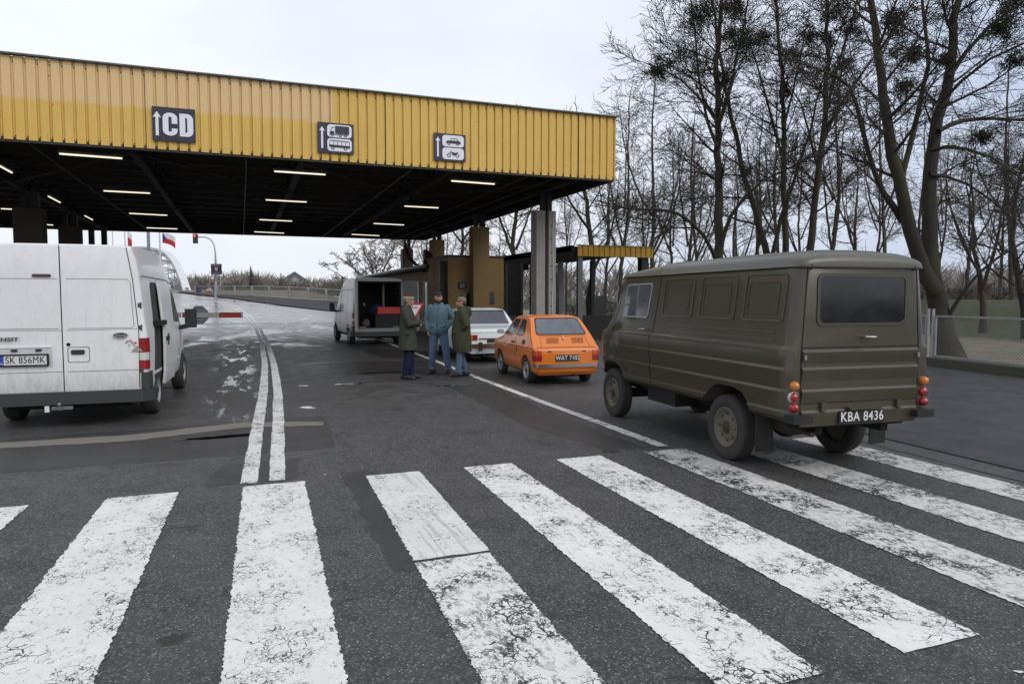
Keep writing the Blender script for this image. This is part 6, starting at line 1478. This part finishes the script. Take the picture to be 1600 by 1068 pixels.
def pl_(pts, d, dz=0.0, seed=0):
    R = random.Random(seed); out = []
    for i, q in enumerate(pts):
        dd = q[2] if len(q) > 2 else d+dz*i/(len(pts)-1 or 1); out.append(at_d(q[0], q[1], dd))
    return out
def gbase(pts): v = pts[0]; return Vector((v.x, v.y, tz(v.x, v.y)-.05))
def near_tree(label, d, stems, seed, mist=(), minr=.007, dens=1.0, levels=3, group='bare trees beside the forecourt', bark=None, twig=None):
    T = Tree(seed, minr, dens, levels)
    for i, (pts, r0, r1, first, dz) in enumerate(stems):
        P = pl_(pts, d, dz)
        if i == 0: P[0].z = tz(P[0].x, P[0].y)-.05; base = P[0].copy()
        T.stem(P, r0, r1, first, 0 if i == 0 else 1)
    ms = [(at_d(x, y, d+dd), r) for x, y, dd, r in mist]
    return T.finish('bare_tree', label, group, base, bark, twig, ms)
near_tree('big forked mossy tree with several trunks, leaning behind the chain-link fence', 19.6, [
    ([(1487, 563), (1470, 489), (1455, 427), (1450, 380), (1447, 337), (1452, 270), (1458, 225), (1468, 180), (1484, 112), (1486, 60), (1499, 0), (1512, -70), (1525, -140)], .30, .05, .33, .8),
    ([(1462, 455), (1436, 400), (1420, 365), (1408, 310), (1397, 244), (1382, 150), (1369, 56), (1360, 0), (1350, -80), (1345, -150)], .22, .05, .25, -1.2),
    ([(1404, 300), (1412, 262), (1424, 206), (1446, 131), (1456, 108), (1446, 37), (1438, 10), (1440, -60)], .09, .03, .2, .5),
    ([(1410, 345), (1397, 326), (1366, 277), (1345, 195), (1334, 131), (1310, 110), (1275, 108)], .10, .03, .2, -1.5),
    ([(1466, 205), (1480, 192), (1525, 184), (1600, 187), (1680, 197)], .07, .025, .1, 1.0),
    ([(1456, 235), (1475, 226), (1500, 222), (1560, 245), (1610, 290)], .06, .02, .1, -1.6),
    ([(1452, 272), (1480, 270), (1510, 283), (1540, 305), (1570, 330)], .05, .02, .1, .9),
    ([(1478, 500), (1490, 475), (1505, 451), (1525, 430), (1555, 397), (1600, 380), (1650, 350)], .06, .02, .2, -1.2),
    ([(1482, 120), (1510, 80), (1545, 40), (1590, 10), (1640, -30)], .07, .025, .1, 1.3),
    ([(1470, 160), (1500, 130), (1540, 80), (1600, 60), (1660, 55)], .05, .02, .1, -2.3)],
    5, [(1560, 50, -.5, .42), (1400, 35, .6, .5), (1418, 85, .2, .42), (1412, 140, .3, .32), (1535, 215, .9, .3), (1590, 8, 0, .6), (1476, 95, 0, .22), (1585, 95, .4, .3)], dens=1.4)
near_tree('straight bare tree with balls of mistletoe, tallest just right of the canopy corner', 27, [
    ([(1122, 534), (1124, 400), (1122, 290), (1122, 187), (1119, 94), (1129, 0), (1133, -70)], .24, .05, .36, .5),
    ([(1123, 420), (1112, 395), (1103, 365), (1080, 340), (1040, 326), (1000, 327)], .09, .03, .2, -2),
    ([(1126, 385), (1135, 340), (1161, 305), (1190, 275), (1220, 268)], .10, .03, .2, -1.2),
    ([(1120, 190), (1100, 160), (1070, 125), (1040, 105), (1008, 98)], .06, .02, .2, .8),
    ([(1121, 230), (1105, 190), (1090, 110), (1085, 40), (1075, -20)], .07, .02, .2, 1.5),
    ([(1122, 200), (1140, 150), (1150, 90), (1165, 30), (1175, -30)], .07, .02, .2, -1)],
    6, [(1027, 106, .4, .55), (1090, 26, 1.0, .6), (1155, 72, -.6, .85), (1148, 15, -.6, .5), (1135, 125, 0, .4), (1150, 55, 1, .5)], minr=.0085, dens=1.6)
near_tree('twin-stemmed bare tree leaning left behind the roof of the olive van', 30, [
    ([(1203, 527), (1202, 400), (1190, 365), (1178, 330), (1165, 285), (1150, 210), (1140, 180), (1132, 125), (1120, 60), (1112, 0)], .20, .04, .3, 1.5),
    ([(1204, 420), (1212, 370), (1235, 300), (1252, 250), (1270, 190), (1282, 130)], .11, .03, .2, -1)], 7, [(1165, 265, 0, .35)], minr=.009, dens=1.3)
near_tree('slim upright bare tree behind the middle of the olive van roof', 31.5, [
    ([(1230, 525), (1229, 400), (1226, 300), (1225, 225), (1221, 94), (1212, 0), (1206, -70)], .19, .05, .38, .5),
    ([(1226, 260), (1210, 200), (1195, 140), (1175, 80), (1160, 20)], .07, .02, .2, -1.5), ([(1224, 200), (1240, 140), (1250, 90), (1262, 30)], .06, .02, .2, 1)],
    8, [(1233, 85, 0, .45), (1190, 60, -1, .4), (1228, 140, .5, .3)], minr=.009, dens=1.3)
near_tree('slightly leaning bare tree with mistletoe behind the rear of the olive van roof', 28.5, [
    ([(1262, 530), (1264, 390), (1277, 292), (1283, 240), (1289, 187), (1294, 94), (1290, 0), (1292, -60)], .20, .05, .35, -.8),
    ([(1283, 235), (1305, 175), (1335, 130), (1365, 90), (1390, 60)], .08, .03, .2, .8), ([(1290, 180), (1310, 100), (1330, 40), (1340, -10)], .07, .025, .2, -1), ([(1280, 270), (1262, 200), (1250, 150), (1215, 118)], .06, .02, .2, 1.5)],
    9, [(1300, 18, 0, .7), (1330, 45, 0, .5), (1320, 100, .5, .35), (1268, 60, .5, .5), (1295, 60, 0, .35)], minr=.010, dens=1.4)
near_tree('small forked tree on the grass seen through the chain-link fence', 34, [
    ([(1536, 520), (1536, 475), (1530, 430), (1522, 390), (1520, 350), (1512, 300)], .17, .04, .35, .6), ([(1536, 452), (1545, 420), (1556, 385), (1562, 340), (1575, 290)], .10, .03, .2, -.8), ([(1530, 425), (1510, 390), (1495, 350), (1480, 310)], .07, .03, .2, .6)], 10, (), minr=.012, bark=BARKP, twig=TWIGB)
near_tree('dark bushy tree cut off by the right edge of the photo', 29, [
    ([(1606, 535), (1600, 480), (1594, 440), (1585, 400), (1580, 350), (1590, 290), (1600, 240)], .20, .04, .2, .6), ([(1598, 460), (1615, 400), (1625, 340)], .10, .03, .2, 1)], 11, (), minr=.009, dens=1.3)
near_tree('dark crooked tree standing behind the small yellow shelter', 38, [
    ([(921, 512), (921, 470), (925, 440), (929, 408), (925, 370), (917, 330), (912, 270), (905, 210)], .24, .05, .35, .6), ([(926, 425), (945, 390), (960, 350), (965, 300)], .10, .03, .2, 1), ([(922, 360), (900, 330), (880, 300), (872, 250)], .08, .03, .2, -1)], 12, [(1010-60, 250, 0, .5)], minr=.013, bark=BARKP)
near_tree('bare tree seen between the ochre column and the concrete column', 46, [
    ([(800, 505), (806, 420), (800, 370), (812, 310), (820, 250), (815, 200)], .22, .06, .3, .6), ([(803, 400), (780, 340), (765, 300), (750, 260)], .12, .03, .2, 1), ([(806, 390), (825, 340), (840, 300)], .10, .03, .2, 0)], 13, (), minr=.016)
near_tree('bare tree rising behind the ochre booth under the canopy edge', 52, [
    ([(722, 500), (722, 400), (724, 360), (720, 320), (715, 280)], .20, .06, .2, .6), ([(722, 380), (700, 350), (675, 340), (650, 345)], .08, .03, .1, 1), ([(723, 375), (750, 340), (765, 320)], .09, .03, .1, -1)], 14, (), minr=.018)
near_tree('spreading pale willow-like tree beyond the grey van, left of the office wing', 95, [
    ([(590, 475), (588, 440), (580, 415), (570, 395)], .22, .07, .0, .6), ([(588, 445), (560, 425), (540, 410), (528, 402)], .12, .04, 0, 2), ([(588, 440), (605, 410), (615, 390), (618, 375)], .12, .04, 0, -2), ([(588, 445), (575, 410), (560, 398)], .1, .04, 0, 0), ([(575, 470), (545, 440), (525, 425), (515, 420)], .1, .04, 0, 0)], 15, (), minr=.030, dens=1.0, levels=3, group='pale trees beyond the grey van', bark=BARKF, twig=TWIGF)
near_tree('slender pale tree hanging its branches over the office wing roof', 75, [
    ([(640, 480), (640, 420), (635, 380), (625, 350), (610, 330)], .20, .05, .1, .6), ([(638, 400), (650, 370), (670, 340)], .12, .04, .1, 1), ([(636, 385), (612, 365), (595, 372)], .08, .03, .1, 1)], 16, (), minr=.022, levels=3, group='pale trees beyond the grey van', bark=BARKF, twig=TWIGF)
# prototypes for the wood behind
protos = []
RW = random.Random(44)
for k in range(5):
    T = Tree(100+k, .012, .9, 3); h = (15, 17, 14, 16, 12)[k]; x = RW.uniform(-.6, .6)
    T.stem([(0, 0, -.1), (x*.3, 0, h*.25), (x, .3, h*.5), (x*1.5, 0, h*.8), (x*1.2, .2, h)], .19, .04, .28, 0)
    for q in range(3):
        a = RW.uniform(0, 6.28); z0 = h*RW.uniform(.25, .5); T.stem([(x*z0/h*1.6, 0, z0), (x+cos(a)*1.0, sin(a)*1.0, z0+1.6), (x+cos(a)*1.9, sin(a)*1.9, z0+4), (x+cos(a)*2.3, sin(a)*2.3, z0+6.5)], .09, .03, .2, 1)
    protos.append(T)
spots = []
for (px, d) in ((845, 66), (885, 62), (945, 60), (968, 50), (1002, 62), (1018, 44), (1050, 56), (1072, 42), (1092, 62), (1150, 46), (1180, 60), (1218, 50), (1250, 58), (1298, 48), (1335, 56), (1368, 66), (1385, 46), (1432, 52), (1465, 66), (1510, 56), (1562, 62), (1580, 48), (1615, 56), (775, 75), (740, 80), (700, 80), (668, 88)):
    P = at_d(px, 470, d); spots.append((P.x, P.y))
first = [None]*5
for i, (x, y) in enumerate(spots):
    k = i % 5; z = tz(x, y)
    if first[k] is None:
        e = protos[k].finish('bare_tree', 'thin bare tree of the wood behind the nearer trees, canopy edge and vans', 'thin bare trees of the wood', (0, 0, 0), BARKW, TWIGB); first[k] = e
    else: e = copy_tree(first[k])
    sc = RW.uniform(.80, 1.10) if i not in (0, 1, 23, 24, 25, 26) else RW.uniform(.62, .74); e.location = (x, y, z); e.rotation_euler = (0, 0, RW.uniform(0, 6.28)); e.scale = (sc, sc, sc*RW.uniform(.95, 1.1))
# far-off tree line: one mass with the haze put into its twig colour
m = MB(); Rf = random.Random(9)
def puff(base, h, wd, n, tw):
    bx, by, bz = base
    for k in range(n):
        a = Rf.uniform(0, 6.28); z0 = bz+h*Rf.uniform(0.0, .6); r0 = wd*Rf.random()*.55
        p = Vector((bx+cos(a)*r0, by+sin(a)*r0, z0)); q = p+Vector((cos(a)*wd*Rf.uniform(.1, .5), sin(a)*wd*Rf.uniform(.1, .5), h*Rf.uniform(.15, .40)))
        s_ = Vector((-sin(TH)*0+cos(TH), -sin(TH), 0))*tw; m.add([p-s_*1.5, p+s_*1.5, q+s_*.3, q-s_*.3], [(0, 1, 2, 3)])
    m.bar((bx, by, bz), (bx, by, bz+h*.6), tw*5)
for i in range(70):
    px = 285+i*5.0+Rf.uniform(-3, 3); d = Rf.uniform(175, 250); P = at_d(px, 470, d); hh = (CH+(465-(Rf.uniform(421, 437)-6*sin(px*.021)))*d/F)-2.2
    puff((P.x, P.y, 2.0), max(4, hh), 5.5, 150, .09)
for i in range(75):
    px = 640+i*14+Rf.uniform(-5, 5); d = Rf.uniform(110, 160); P = at_d(px, 470, d); puff((P.x, P.y, tz(P.x, P.y)), Rf.uniform(5, 10), 5.5, 120, .06)
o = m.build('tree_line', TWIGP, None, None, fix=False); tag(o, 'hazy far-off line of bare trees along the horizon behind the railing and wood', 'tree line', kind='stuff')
# conifer in the tree line
P = at_d(393, 470, 170); e = empty('conifer', (P.x, P.y, 2.2), 0, 'small dark pointed conifer standing out of the distant tree line', 'tree')
m = MB(); Hc = (465-418)*170/F-.3
for k in range(420):
    f = Rf.random()**.8; a = Rf.uniform(0, 6.28); r = 3.6*(1-f)*Rf.uniform(.3, 1.1); z = Hc*(.12+.88*f); q = Vector((cos(a)*r, sin(a)*r, z-.25)); c = Vector((0, 0, z)); s_ = Vector((-sin(a), cos(a), 0))*.16; m.add([c-s_, c+s_, q+s_*.5, q-s_*.5], [(0, 1, 2, 3)])
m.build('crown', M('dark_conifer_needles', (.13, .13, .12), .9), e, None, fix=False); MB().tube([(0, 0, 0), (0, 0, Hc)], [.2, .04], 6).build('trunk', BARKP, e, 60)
# undergrowth on the bank

m = MB(); Rf = random.Random(21)
for i in range(110):
    px = Rf.uniform(820, 1640); d = Rf.uniform(40, 78) if px < 1400 else Rf.uniform(46, 78); P = at_d(px, 470, d)
    if P.x < 18: continue
    puff((P.x, P.y, tz(P.x, P.y)-.1), Rf.uniform(.5, 2.2), Rf.uniform(1.2, 2.6), 70, .018)
o = m.build('scrub', TWIGB, None, None, fix=False); tag(o, 'low tangled brown scrub growing on the grassy bank among the trees', 'scrub', kind='stuff')
# ------------------------------------------------------------------ world, sun, camera
w = bpy.data.worlds.new('World'); scene.world = w; w.use_nodes = True; nt = w.node_tree
bg = nt.nodes['Background']; sky = nt.nodes.new('ShaderNodeTexSky'); sky.sky_type = 'NISHITA'; sky.sun_disc = False
sky.sun_elevation = radians(38); sky.sun_rotation = radians(150); sky.dust_density = 4.0; sky.air_density = 1.4
tc = nt.nodes.new('ShaderNodeTexCoord'); nz = nt.nodes.new('ShaderNodeTexNoise'); nz.inputs['Scale'].default_value = 1.6; nz.inputs['Detail'].default_value = 6
mp = nt.nodes.new('ShaderNodeMapping'); mp.inputs['Scale'].default_value = (1, 1, 2.5)
nt.links.new(tc.outputs['Generated'], mp.inputs[0]); nt.links.new(mp.outputs[0], nz.inputs['Vector'])
cr = nt.nodes.new('ShaderNodeMix'); cr.data_type = 'RGBA'
cr.inputs[6].default_value = (7.3, 7.8, 8.9, 1); cr.inputs[7].default_value = (9.3, 9.6, 10.2, 1)
mr = nt.nodes.new('ShaderNodeMapRange'); mr.inputs['From Min'].default_value = 0.35; mr.inputs['From Max'].default_value = 0.65
nt.links.new(nz.outputs['Fac'], mr.inputs[0]); nt.links.new(mr.outputs[0], cr.inputs[0])
mx = nt.nodes.new('ShaderNodeMix'); mx.data_type = 'RGBA'; mx.inputs[0].default_value = 0.86
sx = nt.nodes.new('ShaderNodeSeparateXYZ'); nt.links.new(tc.outputs['Generated'], sx.inputs[0])
gr_ = nt.nodes.new('ShaderNodeMapRange'); gr_.interpolation_type = 'SMOOTHSTEP'; gr_.inputs['From Min'].default_value = 0.15; gr_.inputs['From Max'].default_value = 0.85; nt.links.new(sx.outputs[0], gr_.inputs[0])
dk = nt.nodes.new('ShaderNodeMix'); dk.data_type = 'RGBA'; dk.blend_type = 'MULTIPLY'; dk.inputs[7].default_value = (0.74, 0.79, 0.88, 1); nt.links.new(gr_.outputs[0], dk.inputs[0]); nt.links.new(cr.outputs[2], dk.inputs[6])
nt.links.new(sky.outputs[0], mx.inputs[6]); nt.links.new(dk.outputs[2], mx.inputs[7]); nt.links.new(mx.outputs[2], bg.inputs[0]); bg.inputs[1].default_value = 0.098
sl = bpy.data.lights.new('sun', 'SUN'); sl.energy = 0.95; sl.angle = radians(30); sl.color = (1.0, 0.97, 0.93)
so = bpy.data.objects.new('sun', sl); COL.objects.link(so)
sd_ = Vector((sin(radians(150))*cos(radians(38)), cos(radians(150))*cos(radians(38)), sin(radians(38))))
so.rotation_euler = sd_.to_track_quat('Z', 'Y').to_euler()
cam = bpy.data.cameras.new('camera'); co = bpy.data.objects.new('camera', cam); COL.objects.link(co)
co.location = (0, 0, CH); co.rotation_euler = (pi/2-PI_, 0, -TH); cam.sensor_width = 36; cam.lens = F/1600*36; cam.clip_start = 0.05; cam.clip_end = 3000
scene.camera = co
scene.view_settings.view_transform = 'Standard'; scene.view_settings.look = 'None'; scene.view_settings.exposure = 0.22; scene.view_settings.gamma = 1.0

cy = scene.cycles; cy.use_adaptive_sampling = True; cy.adaptive_threshold = 0.02; cy.max_bounces = 5; cy.diffuse_bounces = 2; cy.glossy_bounces = 2; cy.transmission_bounces = 2; cy.transparent_max_bounces = 4
